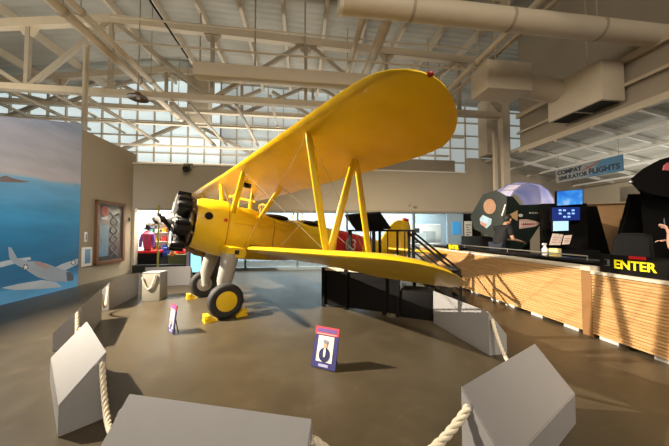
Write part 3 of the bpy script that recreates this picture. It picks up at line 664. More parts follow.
# cockpits
def cockpit(xc, L, w):
    z = 1.775
    c = [Vector((xc + L/2*math.cos(2*PI*i/28), w*math.sin(2*PI*i/28), z + .03*abs(math.sin(2*PI*i/28)) - .0*math.cos(0))) for i in range(28)]
    P(MB().prism([p + Vector((0, 0, -.03)) for p in c], (0, 0, .045)), 'cockpit_opening', M_BLACK)
    P(MB().path([p + Vector((0, 0, .02)) for p in c] + [c[0] + Vector((0, 0, .02))], .024, 8), 'cockpit_coaming', mat('brown_leather', (.07, .035, .02), .6))
    fr = MB(); x = xc + L/2 + .02
    pts = [(x-.02, -.30, 1.80), (x-.12, -.26, 1.98), (x-.02, -.12, 2.06), (x-.02, .12, 2.06), (x-.12, .26, 1.98), (x-.02, .30, 1.80)]
    fr.path(pts, .011, 6).path([(x+.02, -.12, 1.84), pts[2]], .008, 6).path([(x+.02, .12, 1.84), pts[3]], .008, 6)
    P(fr, 'windscreen_frame', M_YEL)
    P(MB().add([(x+.02, -.12, 1.82), (x+.02, .12, 1.82), pts[3], pts[2], (x-.1, -.3, 1.80), pts[1], (x-.1, .3, 1.80), pts[4]], [(0, 1, 2, 3), (0, 3, 5, 4), (1, 6, 7, 2)]), 'windscreen', M_GLASS)
    P(MB().box((xc-L*.28, 0, 1.74), (.1, .36, .26), bev=.04), 'seat_back', mat('brown_leather', (.07, .035, .02), .6))
cockpit(-1.15, .72, .30); cockpit(-2.08, .68, .28)
P(MB().ball((-2.52, 0, 1.80), (.24, .13, .14)), 'headrest', mat('brown_leather', (.07, .035, .02), .6))
# red band with white figures
bd = P(MB().loft([ring(sec_at(x), .006) for x in (-2.95, -3.3, -3.7, -4.05)], caps=False), 'red_band', M_RED)
for s in (1,):
    lettering('03', .46, M_WHITE, bd, (-3.5, .315, 1.36), (X90, 0, PI + math.atan(.08)), ext=.003)
# fuel tank sight, cabane gear between the wings
P(MB().box((-.35, .12, 2.42), (.16, .12, .12), bev=.02), 'fuel_gauge', M_BLACK)
P(MB().tube((-.1, -.25, 2.15), (-.55, .25, 2.05), .022, n=8).tube((-.1, .25, 2.12), (-.1, -.25, 2.12), .02, n=8).tube((-.2, .2, 2.12), (-.2, .22, 1.85), .018, n=8).tube((-.45, .2, 2.35), (-.45, .2, 1.85), .012, n=8), 'fuel_line', M_YEL)
# tail: fin, rudder, stabilisers, elevators
def plate(poly, th, name, m=M_FAB, axis='y'):
    mb = MB()
    n = len(poly); cx = sum(p[0] for p in poly)/n; cy = sum(p[1] for p in poly)/n
    rings = []
    for k, o in ((.94, -.5), (1, -.2), (1, .2), (.94, .5)):
        rr = []
        for a, b in poly:
            a2, b2 = cx+(a-cx)*k, cy+(b-cy)*k
            rr.append(Vector((a2, o*th, b2)) if axis == 'y' else Vector((a2, b2, o*th)))
        rings.append(rr)
    return mb.loft(rings)
fin = [(-5.0, 1.60), (-5.25, 1.95), (-5.5, 2.25), (-5.72, 2.42), (-5.92, 2.5), (-6.05, 2.5), (-6.05, 1.5), (-5.5, 1.55)]
rud = [(-6.07, 2.5), (-6.07, 1.1), (-6.3, 1.05), (-6.5, 1.2), (-6.62, 1.55), (-6.68, 1.95), (-6.62, 2.3), (-6.48, 2.52), (-6.28, 2.60), (-6.15, 2.58)]
P(plate(fin, .07, 'fin'), 'fin', M_FAB); ru = P(plate(rud, .07, 'rudder'), 'rudder', M_FAB)
P(MB().box((-6.3, 0, 2.56), (.3, .08, .12), bev=.02), 'tail_flash', M_RED, ru)
for s in (1, -1):
    hp = [(-5.25, .1*s), (-5.3, .5*s), (-5.5, 1.2*s), (-5.75, 1.62*s), (-6.0, 1.78*s), (-6.1, 1.78*s), (-6.1, .12*s)]
    he = [(-6.12, .12*s), (-6.12, 1.8*s), (-6.2, 1.76*s), (-6.32, 1.5*s), (-6.42, 1.1*s), (-6.44, .6*s), (-6.4, .16*s)]
    mb = plate(hp, .07, 's', axis='z'); mb.v = [(a, b, c+1.42) for a, b, c in mb.v]; P(mb, 'stabilizer', M_FAB)
    mb = plate(he, .06, 'e', axis='z'); mb.v = [(a, b, c+1.42) for a, b, c in mb.v]; P(mb, 'elevator', M_FAB)
    P(MB().tube((-5.7, .9*s, 1.42), (-5.7, .06*s, 1.05), .015, n=6).tube((-5.8, .9*s, 1.44), (-5.95, .02*s, 2.1), .008, n=6), 'tail_brace', M_WIRE)
# tail wheel
tw = P(MB().tube((-5.5, 0, 1.15), (-5.75, 0, .62), .05, n=10).bar((-5.72, -.07, .68), (-5.8, -.07, .48), .03, .05).bar((-5.72, .07, .68), (-5.8, .07, .48), .03, .05), 'tail_wheel_fork', M_GRYP)
zt = (.15-.32 + 5.85*.13248)/.99119
P(MB().lathe([(.06, -.05), (.12, -.06), (.15, -.03), (.15, .03), (.12, .06), (.06, .05)], (-5.85, 0, zt+.005), (0, 1, 0), 20), 'tail_wheel', M_RUB)
P(MB().tube((-5.8, -.08, zt+.02), (-5.8, .08, zt+.02), .02, n=8).bar((-5.78, -.07, .55), (-5.84, -.07, zt), .025, .04).bar((-5.78, .07, .55), (-5.84, .07, zt), .025, .04), 'tail_axle', M_GRYP)
# landing gear
for s in (1, -1):
    y = .98*s
    wh = P(MB().lathe([(.16, -.07), (.20, -.095), (.26, -.105), (.305, -.085), (.32, -.04), (.32, .04), (.305, .085), (.26, .105), (.20, .095), (.16, .07)], (0, y, 0), (0, 1, 0), 36), 'wheel', M_RUB, ang=50)
    P(MB().lathe([(0.001, .115), (.06, .112), (.15, .098), (.19, .085), (.19, .06), (.02, .05)], (0, y, 0), (0, s, 0), 32), 'hub_cap', M_YEL, wh)
    P(MB().lathe([(.02, .05), (.17, .06), (.175, .075), (.11, .085), (.10, .13), (.05, .15), (0.001, .15)], (0, y, 0), (0, -s, 0), 28), 'brake_drum', M_ALU, wh)
    # oleo fairing
    rings = []
    for z, xx, yy, rx, ry in ((.86, -.03, .72, .17, .12), (.6, -.01, .765, .16, .105), (.34, .02, .79, .145, .09), (.16, .02, .80, .10, .07), (-.03, 0, .80, .07, .05)):
        rings.append([Vector((xx+rx*math.cos(2*PI*i/20), yy*s+ry*math.sin(2*PI*i/20), z)) for i in range(20)])
    P(MB().loft(rings), 'gear_leg', M_GRYP, ang=60)
    P(MB().tube((0, .74*s, 0), (0, .99*s, 0), .035, n=12), 'axle', M_ALU)
    rings = []
    for yy, k in ((.40, 1.0), (.55, .96), (.80, .85), (.83, .75)):
        rings.append([Vector((-.12+.24*k*math.copysign(abs(math.cos(2*PI*i/20))**.35, math.cos(2*PI*i/20)), yy*s, .89+.13*k*math.copysign(abs(math.sin(2*PI*i/20))**.35, math.sin(2*PI*i/20)))) for i in range(20)])
    P(MB().loft(rings), 'gear_fairing', M_YEL, ang=50)
# radial engine
HZ = 1.388
eng = P(MB().lathe([(.16, .60), (.27, .62), (.28, .86), (.24, .90), (.20, 1.0), (.13, 1.05), (.07, 1.12), (.07, 1.2), (.03, 1.21)], (0, 0, HZ), (1, 0, 0), 28), 'engine_crankcase', M_IRON)
P(MB().lathe([(.30, .57), (.485, .57), (.50, .60), (.48, .63), (.44, .63), (.30, .62)], (0, 0, HZ+.015), (1, 0, 0), 40), 'cowl_ring', M_BRASS, eng)
for k in range(7):
    a = 2*PI*k/7; d = Vector((0, math.sin(a), math.cos(a))); o = Vector((.83, 0, HZ))
    prof = [(.095, .24), (.10, .27)]
    h = .28
    while h < .47:
        prof += [(.132, h), (.132, h+.008), (.10, h+.009), (.10, h+.018)]; h += .019
    prof += [(.15, .49), (.15, .54), (.11, .575), (.05, .59)]
    cy = P(MB().lathe(prof, o, d, 16), 'cylinder', M_IRON, eng)
    t_ = Vector((0, d.z, -d.y))
    rk = MB(); pt = MB()
    for s in (-1, 1):
        c = o + d*.565 + t_*.085*s + Vector((.02, 0, 0)); rk.box(c, (.24, .08, .08), bev=.015); pt.tube(o + d*.22 + t_*.05*s + Vector((.15, 0, 0)), o + d*.54 + t_*.085*s + Vector((.13, 0, 0)), .014, n=7)
    P(rk, 'rocker_boxes', M_BLACK, eng); P(pt, 'pushrod_tubes', M_ALU, eng)
    P(MB().path([o + d*.48 + t_*.05 + Vector((-.06, 0, 0)), o + d*.50 + t_*.09 + Vector((-.16, 0, 0)), o + d*.43 + t_*.13 + Vector((-.2, 0, 0))], .032, 8), 'exhaust_stub', M_BRASS, eng)
    P(MB().path([o + d*.47 - t_*.08 + Vector((.05, 0, 0)), o + d*.36 - t_*.10 + Vector((.12, 0, 0)), o + d*.2 - t_*.06 + Vector((.16, 0, 0))], .008, 6), 'ignition_lead', M_ALU, eng)
P(MB().lathe([(.2, .72), (.44, .72), (.44, .75), (.2, .75)], (0, 0, HZ), (1, 0, 0), 30), 'baffle_plate', M_BLACK, eng)
P(MB().path([(.70, .42*math.sin(t), HZ+.42*math.cos(t)) for t in [2*PI*i/28 for i in range(29)]], .045, 8), 'exhaust_ring', M_BRASS, eng)
P(MB().path([(.7, -.30, HZ-.40), (.62, -.36, HZ-.50), (.4, -.40, HZ-.62), (.2, -.42, HZ-.66)], [.05, .055, .06, .055], 10), 'exhaust_pipe', M_BRASS)
# propeller, blades level
pr_ = P(MB().lathe([(.03, 1.16), (.10, 1.17), (.11, 1.24), (.07, 1.29), (.02, 1.31)], (0, 0, HZ), (1, 0, 0), 20), 'propeller_hub', M_IRON)
for s in (1, -1):
    rings = []
    for y, ch, tw_, th in ((.08, .05, 60, .045), (.25, .10, 48, .035), (.5, .15, 34, .024), (.8, .15, 24, .016), (1.05, .12, 19, .011), (1.2, .07, 17, .008), (1.24, .02, 16, .004)):
        a = R(tw_); rr = []
        for i in range(12):
            q = 2*PI*i/12; cx, cz = ch/2*math.cos(q), th*math.sin(q)
            rr.append(Vector((1.23 + cx*math.sin(a)*s + cz*math.cos(a), y*s, HZ + cx*math.cos(a) - cz*math.sin(a)*s + y*s*-.08)))
        rings.append(rr)
    P(MB().loft(rings), 'propeller_blade', mat('dull_prop_metal', (.26, .24, .22), .4, .4), pr_, ang=60)
# wheel chocks
XH = Vector((-.797, -.604, 0)); YH = Vector((.604, -.797, 0))
def chock(c, rz, lab):
    t = thing('wheel_chock', lab, 'wheel chock', (c.x, c.y, 0), rz, 'yellow wheel chocks')
    MB().prism([(-.10, -.10, 0), (.09, -.10, 0), (.09, -.10, .03), (-.02, -.10, .12), (-.10, -.10, .12)], (0, .20, 0)).build('wedge', M_YEL, t)
    MB().tube((-.06, -.13, .08), (-.06, .13, .08), .018, n=8).box((0, 0, .01), (.21, .23, .02)).build('rod_and_base', M_YEL, t)
a0 = math.atan2(-XH.y, -XH.x)
for s, lab in ((1, 'near wheel'), (-1, 'far wheel')):
    c = Vector((BO.x, BO.y, 0)) + Vector((BY.x, BY.y, 0))*.98*s
    chock(c + XH*.27, a0, 'yellow wedge chock on the nose side of the %s of the biplane' % lab)
    chock(c - XH*.27, a0+PI, 'yellow wedge chock on the tail side of the %s of the biplane' % lab)
# ================================================================== VIEWING PLATFORM
A = R(-25)
plat = thing('viewing_platform', 'black viewing platform with railing and steps behind the lower wing', 'platform', (-.25, 5.66, 0), A)
def PP(mb, n, m, **k): return mb.build(n, m, plat, **k)
H = .83
PP(MB().span((0, 0, H-.06), (1.75, 1.5, H)), 'deck', M_CHARC)
PP(MB().span((0, -.015, H-.055), (1.38, .015, H+.012)), 'edge_strip', mat('pale_edge_strip', (.55, .48, .38), .5))
for a, b in ((.03, .52), (.56, 1.31), (1.36, 1.62)): PP(MB().span((a, .01, .04), (b, .04, H-.06)), 'skirt_panel', M_BLACK)
for y in (.3, 1.0): PP(MB().span((.01, y-.27, .04), (.04, y+.4, H-.06)), 'skirt_panel', M_BLACK)
for x, y in ((.02, 0), (.54, 0), (1.34, 0), (.02, 1.46), (1.7, 1.46), (1.6, .0)): PP(MB().span((x-.035, y-.035, 0), (x+.035, y+.035, H)), 'leg', M_BLACK)
# low step box on the right of the front
PP(MB().span((1.64, 0, 0), (2.22, .5, .50), bev=.01), 'step_box', M_BLACK)
# rear railing
for x, w in ((.05, .045), (.86, .03), (1.3, .022), (1.68, .035)): PP(MB().span((x-w, 1.44, H), (x+w, 1.50, H+.80)), 'railing_post', M_BLACK)
PP(MB().span((.0, 1.43, H+.77), (1.74, 1.52, H+.82)).span((0, 1.45, H+.1), (1.72, 1.49, H+.14)), 'handrail', M_BLACK)
for x in (.62, 1.06, 1.48): PP(MB().span((x-.012, 1.455, H+.12), (x+.012, 1.48, H+.78)), 'baluster', M_BLACK)
# stairs down to the right
for k in range(4):
    z = H - (k+1)*H/5; x = 1.76 + k*.25
    PP(MB().span((x, .70, z-.03), (x+.27, 1.48, z)), 'tread', M_CHARC)
for y in (.68, 1.49):
    PP(MB().bar((1.72, y, H-.08), (2.78, y, .02), .03, .10), 'stringer', M_BLACK)
    PP(MB().span((2.66, y-.025, 0), (2.71, y+.025, .74)), 'stair_post', M_BLACK)
    PP(MB().bar((1.68, y, H+.76), (2.70, y, .72), .04, .045).bar((1.72, y, H+.42), (2.70, y, .42), .025, .03), 'stair_handrail', M_BLACK)
PP(MB().span((1.68, .66, H), (1.73, .71, H+.78)), 'stair_post', M_BLACK)
PP(MB().bar((2.68, .68, .72), (2.68, 1.49, .72), .035, .035).bar((2.68, .68, .42), (2.68, 1.49, .42), .025, .03), 'gate_rail', M_BLACK)
# slanted display board above the railing
t = thing('slanted_board', 'black slanted display board standing above the platform railing', 'display board', (1.0, 6.5, H))
b0, b1 = at(357, 230, 6.6), at(391, 227.5, 6.4); t0, t1 = at(345, 214.5, 6.25), at(380, 211.5, 6.05)
o = Vector((1.0, 6.5, H)); nrm = (b1-b0).cross(t0-b0).normalized()*.05
MB().prism([b0-o, b1-o, t1-o, t0-o], nrm).build('panel', M_BLACKG, t)
c = (b0+b1)/2 - o
MB().span((c.x-.04, c.y-.02, 0), (c.x+.04, c.y+.06, c.z)).span((c.x-.2, c.y-.12, 0), (c.x+.2, c.y+.12, .04)).build('stand', M_BLACK, t)

# ================================================================== GREY BLOCKS AND ROPES
HI, LO, DP = .57, .25, .28
blocks = []
def block(a, b, out, lab, dims=(HI, LO, DP)):
    """a, b: ends of the tall edge on the floor; out: side the sloped top faces"""
    a = Vector((*a, 0)); b = Vector((*b, 0)); hi, lo, dp = dims
    d = (b-a).normalized(); nrm = Vector((-d.y, d.x, 0)); nrm = nrm if nrm.dot(Vector((*out, 0))) > 0 else -nrm
    L = (b-a).length; rz = math.atan2(d.y, d.x); s = 1 if nrm.dot(Vector((-d.y, d.x, 0))) > 0 else -1
    t = thing('rope_block', lab, 'barrier block', a, rz, 'grey sloped barrier blocks')
    bm = bmesh.new()
    pr = [(0, 0), (dp*s, 0), (dp*s, lo), (0, hi)]
    vs = [[bm.verts.new((x, y, z)) for y, z in pr] for x in (0, L)]
    bm.faces.new(vs[0]); bm.faces.new(vs[1][::-1])
    for i in range(4): bm.faces.new((vs[0][i], vs[0][(i+1) % 4], vs[1][(i+1) % 4], vs[1][i]))
    bmesh.ops.recalc_face_normals(bm, faces=bm.faces); bmesh.ops.bevel(bm, geom=bm.edges[:], offset=.006, segments=2, affect='EDGES')
    bm.verts.index_update()
    mb = MB().add([v.co.copy() for v in bm.verts], [[v.index for v in f.verts] for f in bm.faces]); bm.free()
    mb.build('body', M_GREY, t)
    for x in (0, L):
        MB().lathe([(.0, 0), (.03, 0), (.03, .006), (0, .006)], (x, .045*s, hi-.10), (-1 if x == 0 else 1, 0, 0), 14).build('rope_hole', M_GREY, t)
    return t
block((-1.98, 2.30), (-2.88, 3.07), (-1, -1), 'grey sloped block at left with a rope dropping from its near end')
block((-1.327, 1.72), (-.123, 1.493), (0, -1), 'broad grey sloped block closest to the camera at the bottom')
block((.85, 1.79), (1.87, 2.47), (1, -1), 'large grey sloped block at lower right with thick rope at its corner')
block((2.0, 3.42), (1.73, 4.62), (1, 0), 'grey block between the platform steps and the wood barrier')
block((-3.54, 3.69), (-4.23, 4.79), (-1, -.5), 'grey block standing behind the left block before the mural')
block((-4.59, 5.36), (-4.92, 6.6), (-1, 0), 'short looking grey block beside the pale box near the shop')
block((-5.45, 7.55), (-4.30, 7.85), (-.2, 1), 'grey block farthest back, below the shop toys')
# pale box with hanging rope
t = thing('pale_box', 'pale upright box with a slack rope looped on its front near the shop', 'box', (-4.24, 6.15, 0), ROOM)
MB().span((-.19, -.1, 0), (.19, .25, .64), bev=.008).build('body', mat('pale_laminate', (.27, .25, .21), .35, noise=.08), t)
MB().span((-.195, -.105, .64), (.195, .255, .655)).build('cap', M_GREY, t)
G = 'white barrier ropes'
rope('barrier_rope', bez((.90, 1.76, .475), (-.125, 1.462, .48), .28), .027, 'thick white rope between the broad front block and the lower right block', G)
rope('barrier_rope', bez((-1.99, 2.27, .49), (-1.365, 1.70, .44), .30), .022, 'pale rope dropping from the left block behind the broad front block', G)
rope('barrier_rope', bez((2.03, 3.40, .48), (1.90, 2.47, .48), .36), .022, 'slack rope from the platform side block to the lower right block', G)
rope('barrier_rope', bez((-3.57, 3.66, .48), (-2.95, 3.05, .48), .30), .024, 'rope hanging behind the left block, joined to the block before the mural', G)
rope('barrier_rope', bez((-4.60, 5.34, .48), (-4.26, 4.81, .48), .33), .022, 'rope hanging at the near end of the block beside the pale box', G)
rope('barrier_rope', bez((-4.11, 6.03, .62), (-4.40, 6.01, .55), .30), .02, 'slack rope looped on the front of the pale box', G)

# ================================================================== FLOOR SIGNS
def floor_sign(lab, bl, br, lean, h, cat='sign'):
    a = Vector((*bl, 0)); b = Vector((*br, 0)); d = (b-a); w = d.length; rz = math.atan2(d.y, d.x)
    t = thing('floor_sign', lab, cat, (a+b)/2, rz)
    sl = lean/h
    rot = Matrix.Rotation(-math.atan(sl), 3, 'X'); L = math.hypot(h, lean)
    def brd(x0, z0, x1, z1, th, off): 
        mb = MB(); c = rot @ Vector(((x0+x1)/2, off, (z0+z1)/2)); return mb.box(c, (x1-x0, th, z1-z0), rot)
    hw = w/2
    brd(-hw, .01, hw, L, .012, 0).build('board', mat('sign_navy', (.035, .035, .15), .45), t)
    brd(-hw, L*.80, hw, L*1.0, .006, -.008).build('header', mat('sign_red', (.50, .05, .07), .45), t)
    brd(-hw*.8, L*.865, hw*.8, L*.955, .004, -.012).build('header_print', mat('sign_purple', (.14, .07, .28), .5, noise=.5, nscale=40), t)
    brd(-hw*.85, L*.815, hw*.85, L*.84, .004, -.012).build('header_line', mat('sign_pale_red', (.75, .35, .33), .5), t)
    brd(-hw*.66, L*.17, hw*.66, L*.78, .004, -.008).build('picture', mat('sign_cream', (.70, .66, .58), .5), t)
    # plain figure: dark coat, pale face, light hat
    def disc(cx, cz, rx, rz_, nm, m, off=-.012, k=16):
        mb = MB(); mb.prism([rot @ Vector((cx+rx*math.cos(2*PI*i/k), off, cz+rz_*math.sin(2*PI*i/k))) for i in range(k)], rot @ Vector((0, -.002, 0))); mb.build(nm, m, t)
    disc(0, L*.34, hw*.46, L*.17, 'figure_coat', M_NAVY); disc(0, L*.40, hw*.1, L*.12, 'figure_shirt', mat('sign_cream', (.7, .66, .58)), -.015)
    disc(0, L*.555, hw*.16, L*.07, 'figure_face', mat('print_skin', (.55, .35, .25), .5), -.015); disc(0, L*.645, hw*.2, L*.05, 'figure_hat', mat('print_grey', (.20, .22, .26), .5), -.017)
    brd(-hw*.4, L*.06, hw*.4, L*.12, .004, -.008).build('footer_print', mat('print_pale_blue', (.35, .35, .55), .5), t)
    f = MB()
    for s in (-1, 1): f.bar((s*hw*.6, .012+lean*.55, L*.55), (s*hw*.6, .03+lean*1.1, .0), .012, .012)
    f.build('stand', M_BLACK, t); return t
floor_sign('small navy and red placard with a coated figure, on the floor before the lower wing', (-.28, 3.16), (.006, 3.03), .145, .44)
floor_sign('narrow looking placard seen edge on, on the floor left of the near wheel', (-2.70, 4.28), (-2.50, 4.10), .05, .44)

# ================================================================== BARRIER AND SIMULATORS
def slats(L, h, t0=.0):
    mb = MB(); n = int(h/.042); p = h/n
    prof = []
    for k in range(n):
        z = k*p; prof += [(0, z), (-.02, z+.004), (-.02, z+p-.013), (0, z+p-.009)]
    prof += [(0, h), (.05, h), (.05, 0)]
    a = [(x, 0, z) for x, z in prof]; return mb.prism(a, (0, L, 0))
def panel(v0_, v1_, z1, lab, led_m):
    t = rthing('slatted_barrier', lab, 'barrier', UB, v0_, 0, 'slatted wood barrier panels')
    L = v1_-v0_; mb = slats(L-.01, z1-.09); mb.v = [(x, y+.005, z+.05) for x, y, z in mb.v]; mb.build('slatted_face', M_SLAT, t, smooth=False)
    MB().span((-.03, 0, z1-.04), (.22, L, z1)).build('ledge', led_m, t)
    for q in (.12, .5, .88): MB().span((0, L*q-.12, 0), (.16, L*q+.12, .05)).build('foot', M_WHITE, t)
    MB().span((.04, 0, .045), (.055, L, z1-.04)).build('backing', M_BLACK, t)
M_LED = mat('white_ledge', (.72, .64, .52), .5)
panel(3.66, 5.35, 1.055, 'slatted wood barrier panel just beyond the brown post', M_LED)
panel(5.35, 7.3, 1.05, 'slatted wood barrier panel in front of the leaning man', M_LED)
panel(7.3, 9.4, 1.05, 'slatted wood barrier panel farthest back, behind the platform steps', M_LED)
panel(1.9, 3.52, 1.0, 'slatted wood barrier panel under the ENTER sign', M_LED)
panel(.2, 1.9, 1.0, 'slatted wood barrier panel closest to the camera', M_LED)
t = rthing('barrier_post', 'brown wooden post in the barrier left of the ENTER sign', 'post', UB, 3.59)
MB().span((-.02, -.07, 0), (.1, .07, 1.0)).build('shaft', mat('post_brown', (.30, .15, .055), .55, noise=.1), t); MB().span((-.04, -.07, 1.0), (.14, .07, 1.07)).build('cap', M_LED, t)
# ENTER sign standing on the ledge
t = rthing('enter_sign', 'long black ENTER sign with yellow letters on the near barrier', 'sign', UB+.05, 3.45, 1.0)
MB().span((0, -2.6, 0), (.05, 0, .27), bev=.004).build('board', M_BLACK, t)
ROTL = (X90, 0, -X90)                                           # lettering that faces -u
lettering('ENTER', .17, M_YTXT, t, (-.004, -.41, .135), ROTL, bold=.004, sx=.9)
MB().span((-.006, -.54, .232), (.0, -.36, .272)).build('red_tab', M_RED, t)
MB().span((-.004, -.13, .1), (0, -.10, .2)).span((-.004, -.13, .19), (0, -.07, .2)).span((-.004, -.13, .1), (0, -.07, .11)).build('grey_mark', mat('dim_grey', (.12, .12, .13), .5), t)
p_v = on_u(452, 250, UB)[0]
t = rthing('small_enter_sign', 'little black sign with yellow letters on the far barrier', 'sign', UB+.05, p_v, 1.05)
MB().span((0, -.36, 0), (.04, .36, .16)).build('board', M_BLACK, t); lettering('ENTER', .17, M_YTXT, t, (-.004, 0, .08), ROTL, bold=.006)
# black counter behind the barrier
t = rthing('long_counter', 'long black counter running behind the wood barrier', 'counter', UB+.42, 3.7)
MB().span((-.14, 0, .3), (.14, 5.2, 1.09)).build('body', M_BLACK, t); MB().span((-.18, 0, 1.09), (.18, 5.2, 1.13), bev=.01).build('countertop', M_BLACKG, t)
MB().tube((-.15, .1, 1.2), (-.15, 5.1, 1.2), .012, n=8).build('front_rail', M_ALU, t)
for y in (.1, 1.8, 3.4, 5.1): MB().tube((-.15, y, 1.12), (-.15, y, 1.2), .01, n=6).build('rail_post', M_ALU, t)
struct(rb(room().span((UB+.2, -3, 0), (13.5, VB, .3)), 'floor_deck', M_CHARC))
def on_counter(x, y, name, lab, cat):
    v, z = on_u(x, y, UB+.42); return rthing(name, lab, cat, UB+.42, v, 1.13)
t = on_counter(545, 250, 'spray_bottle', 'white spray bottle standing on the black counter', 'bottle')
MB().lathe([(.05, 0), (.055, .01), (.055, .12), (.02, .17), (.018, .2)], (0, 0, 0), (0, 0, 1), 16).build('bottle_body', M_WHITE, t); MB().span((-.05, -.015, .2), (.03, .015, .24), bev=.005).build('trigger_head', M_WHITE, t)
t = on_counter(555, 252, 'yellow_carton', 'pale yellow carton on the counter beside the spray bottle', 'carton')
MB().span((-.04, -.09, 0), (.04, .09, .15), bev=.004).build('carton_body', mat('pale_yellow', (.62, .52, .20), .6), t)
MB().span((-.042, -.09, .1), (.042, .09, .115)).build('stripe', M_WHITE, t)
for x, lab in ((477, 'pink paper card lying on the barrier ledge left of the man'), (500, 'white paper card lying on the barrier ledge below the man')):
    v, z = on_u(x, 253, UB); o = MB().span((-.05, -.09, 0), (.06, .09, .008)).span((-.05, -.09, .008), (.0, .09, .012)).build('paper_card', mat('pinkish_card', (.6, .38, .30), .6) if x < 490 else M_WHITE, None, loc=W(UB+.06, v, 1.05), rz=ROOM); tag(o, lab, 'paper')

# ---- shark mouth pod
def rel(p, o): return p - o
o = at(508, 262, 8.2); o.z = .3
pod = thing('shark_simulator_pod', 'dark green simulator pod painted with a shark mouth behind the counter', 'simulator', o)
QA, QB, QC = at(470.5, 215, 8.5), at(507, 215, 7.45), at(547.5, 215, 7.95)
def on_vp(x, y, A, B):
    n = Vector((-(B-A).y, (B-A).x, 0)); r = ray(x, y); E = Vector((0, 0, EYE)); return E + r*((A-E).dot(n)/r.dot(n))
fpx = [(470.5, 217), (471.5, 214), (483, 194.5), (496, 190), (507, 196), (505, 226), (497, 240), (474, 229)]
spx = [(507, 196), (513, 196.5), (520, 205), (547.5, 204), (547.5, 212.5), (541, 223.5), (527, 245), (511, 257), (497, 240), (505, 226)]
fl = [on_vp(x, y, QA, QB) for x, y in fpx]; sd = [on_vp(x, y, QB, QC) for x, y in spx]
back = Vector((.95, 1.25, 0))
def slab(pts, name):
    a = [p-o for p in pts]; n = len(a); c = sum(a, Vector())/n
    b = [c + (p-c)*.93 + back for p in a]
    MB().add(a+b, [tuple(range(n)), tuple(range(n, 2*n))[::-1]] + [(i, (i+1) % n, n+(i+1) % n, n+i) for i in range(n)]).build(name, M_GREEN, pod, smooth=False)
slab(fl, 'cab'); slab(sd, 'nose')
def decal(pxs, pl, name, m, off=.012, th=.006):
    A_, B_ = pl; n = Vector((-(B_-A_).y, (B_-A_).x, 0)).normalized(); n = -n if n.y > 0 else n
    q = [on_vp(x, y, A_, B_) + n*off - o for x, y in pxs]
    return MB().prism(q, n*th).build(name, m, pod)
FP, SP = (QA, QB), (QB, QC)
ell = lambda cx, cy, rx, ry, k=20, rot=0: [(cx+rx*math.cos(2*PI*i/k), cy+ry*math.sin(2*PI*i/k)) for i in range(k)]
decal(ell(490, 206.5, 6.2, 7.6), FP, 'nose_art_oval', mat('art_tan', (.36, .20, .12), .5, noise=.3, nscale=9))
decal([(480, 219), (483, 215), (492, 219), (491.5, 224), (487, 228.5), (481, 224)], FP, 'nose_art_lower', mat('art_blue', (.35, .50, .62), .5, noise=.5, nscale=6))
decal([(481, 221), (487, 224), (486, 227), (482, 225)], FP, 'nose_art_detail', mat('art_red', (.5, .2, .12), .5), .02)
decal([(503, 216), (506.5, 204.5), (505.3, 204.2), (501.8, 215.5)], FP, 'pale_streak', M_WHITE, .02)
decal([(507.5, 215.5), (517, 210.3), (517, 221)], SP, 'eye_patch', mat('art_sand', (.70, .45, .22), .5))
decal(ell(520, 215.5, 2.2, 1.6, 14), SP, 'shark_eye', M_WHITE, .016)
decal([(519, 219.5), (526, 219.3), (534, 221), (541, 223.3), (533, 227), (519, 228.8)], SP, 'shark_mouth', mat('art_pale_pink', (.78, .50, .45), .5))
decal([(520.5, 223.0), (530, 223.2), (537, 223.6), (530, 225.0), (520.5, 225.6)], SP, 'shark_throat', mat('art_deep_red', (.45, .05, .06), .5), .02)
for k in range(7):
    x = 520.3 + k*2.2
    decal([(x, 222.2), (x+1.8, 222.3), (x+.9, 224.2)], SP, 'shark_tooth', M_WHITE, .028); decal([(x, 226.3), (x+1.8, 226.1), (x+.9, 224.6)], SP, 'shark_tooth', M_WHITE, .028)
for k in range(6): decal([(529+k*2.4, 212.2), (530.6+k*2.4, 212.2), (530.6+k*2.4, 213.8), (529+k*2.4, 213.8)], SP, 'stencil_mark', mat('dim_white', (.45, .42, .38), .5))
# lilac dome over the pod
c = at(517, 210, 9.3) - o
dome = MB()
rings = []
for j in range(0, 9):
    a = PI*j/8; rr = []
    for i in range(9):
        q = PI/2*i/8; rr.append(c + Vector((-math.cos(a)*.80, -.7+1.4*i/8, math.sin(a)*.98*(1-.14*abs(i-4)/4))))
    rings.append(rr)
dome.loft(rings, closed=False, caps=False)
m, nt, b = node_mat('lilac_dome_print'); tc = N(nt, 'ShaderNodeTexCoord'); n_ = N(nt, 'ShaderNodeTexNoise'); n_.inputs['Scale'].default_value = 1.2; nt.links.new(tc.outputs['Object'], n_.inputs['Vector'])
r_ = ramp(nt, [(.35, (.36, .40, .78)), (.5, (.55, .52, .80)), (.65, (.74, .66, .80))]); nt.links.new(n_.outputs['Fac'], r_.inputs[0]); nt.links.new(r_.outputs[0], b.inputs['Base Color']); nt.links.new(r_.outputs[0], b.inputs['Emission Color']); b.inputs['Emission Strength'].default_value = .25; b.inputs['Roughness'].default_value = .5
do = dome.build('lilac_dome', m, pod, ang=60); sol = do.modifiers.new('thick', 'SOLIDIFY'); sol.thickness = .04
rib = MB()
for j in (2, 3, 4, 5, 6): rib.path([p + Vector((0, 0, .012)) for p in rings[j]], .012, 5)
for i in (0, 4, 8): rib.path([rings[j][i] + Vector((0, -.012, .005)) for j in range(9)], .014, 5)
rib.build('dome_ribs', mat('dome_rib', (.25, .24, .35), .5), pod)
MB().box((.1, .9, .55), (1.6, 1.3, 1.15), bev=.02).build('pedestal', M_BLACK, pod)

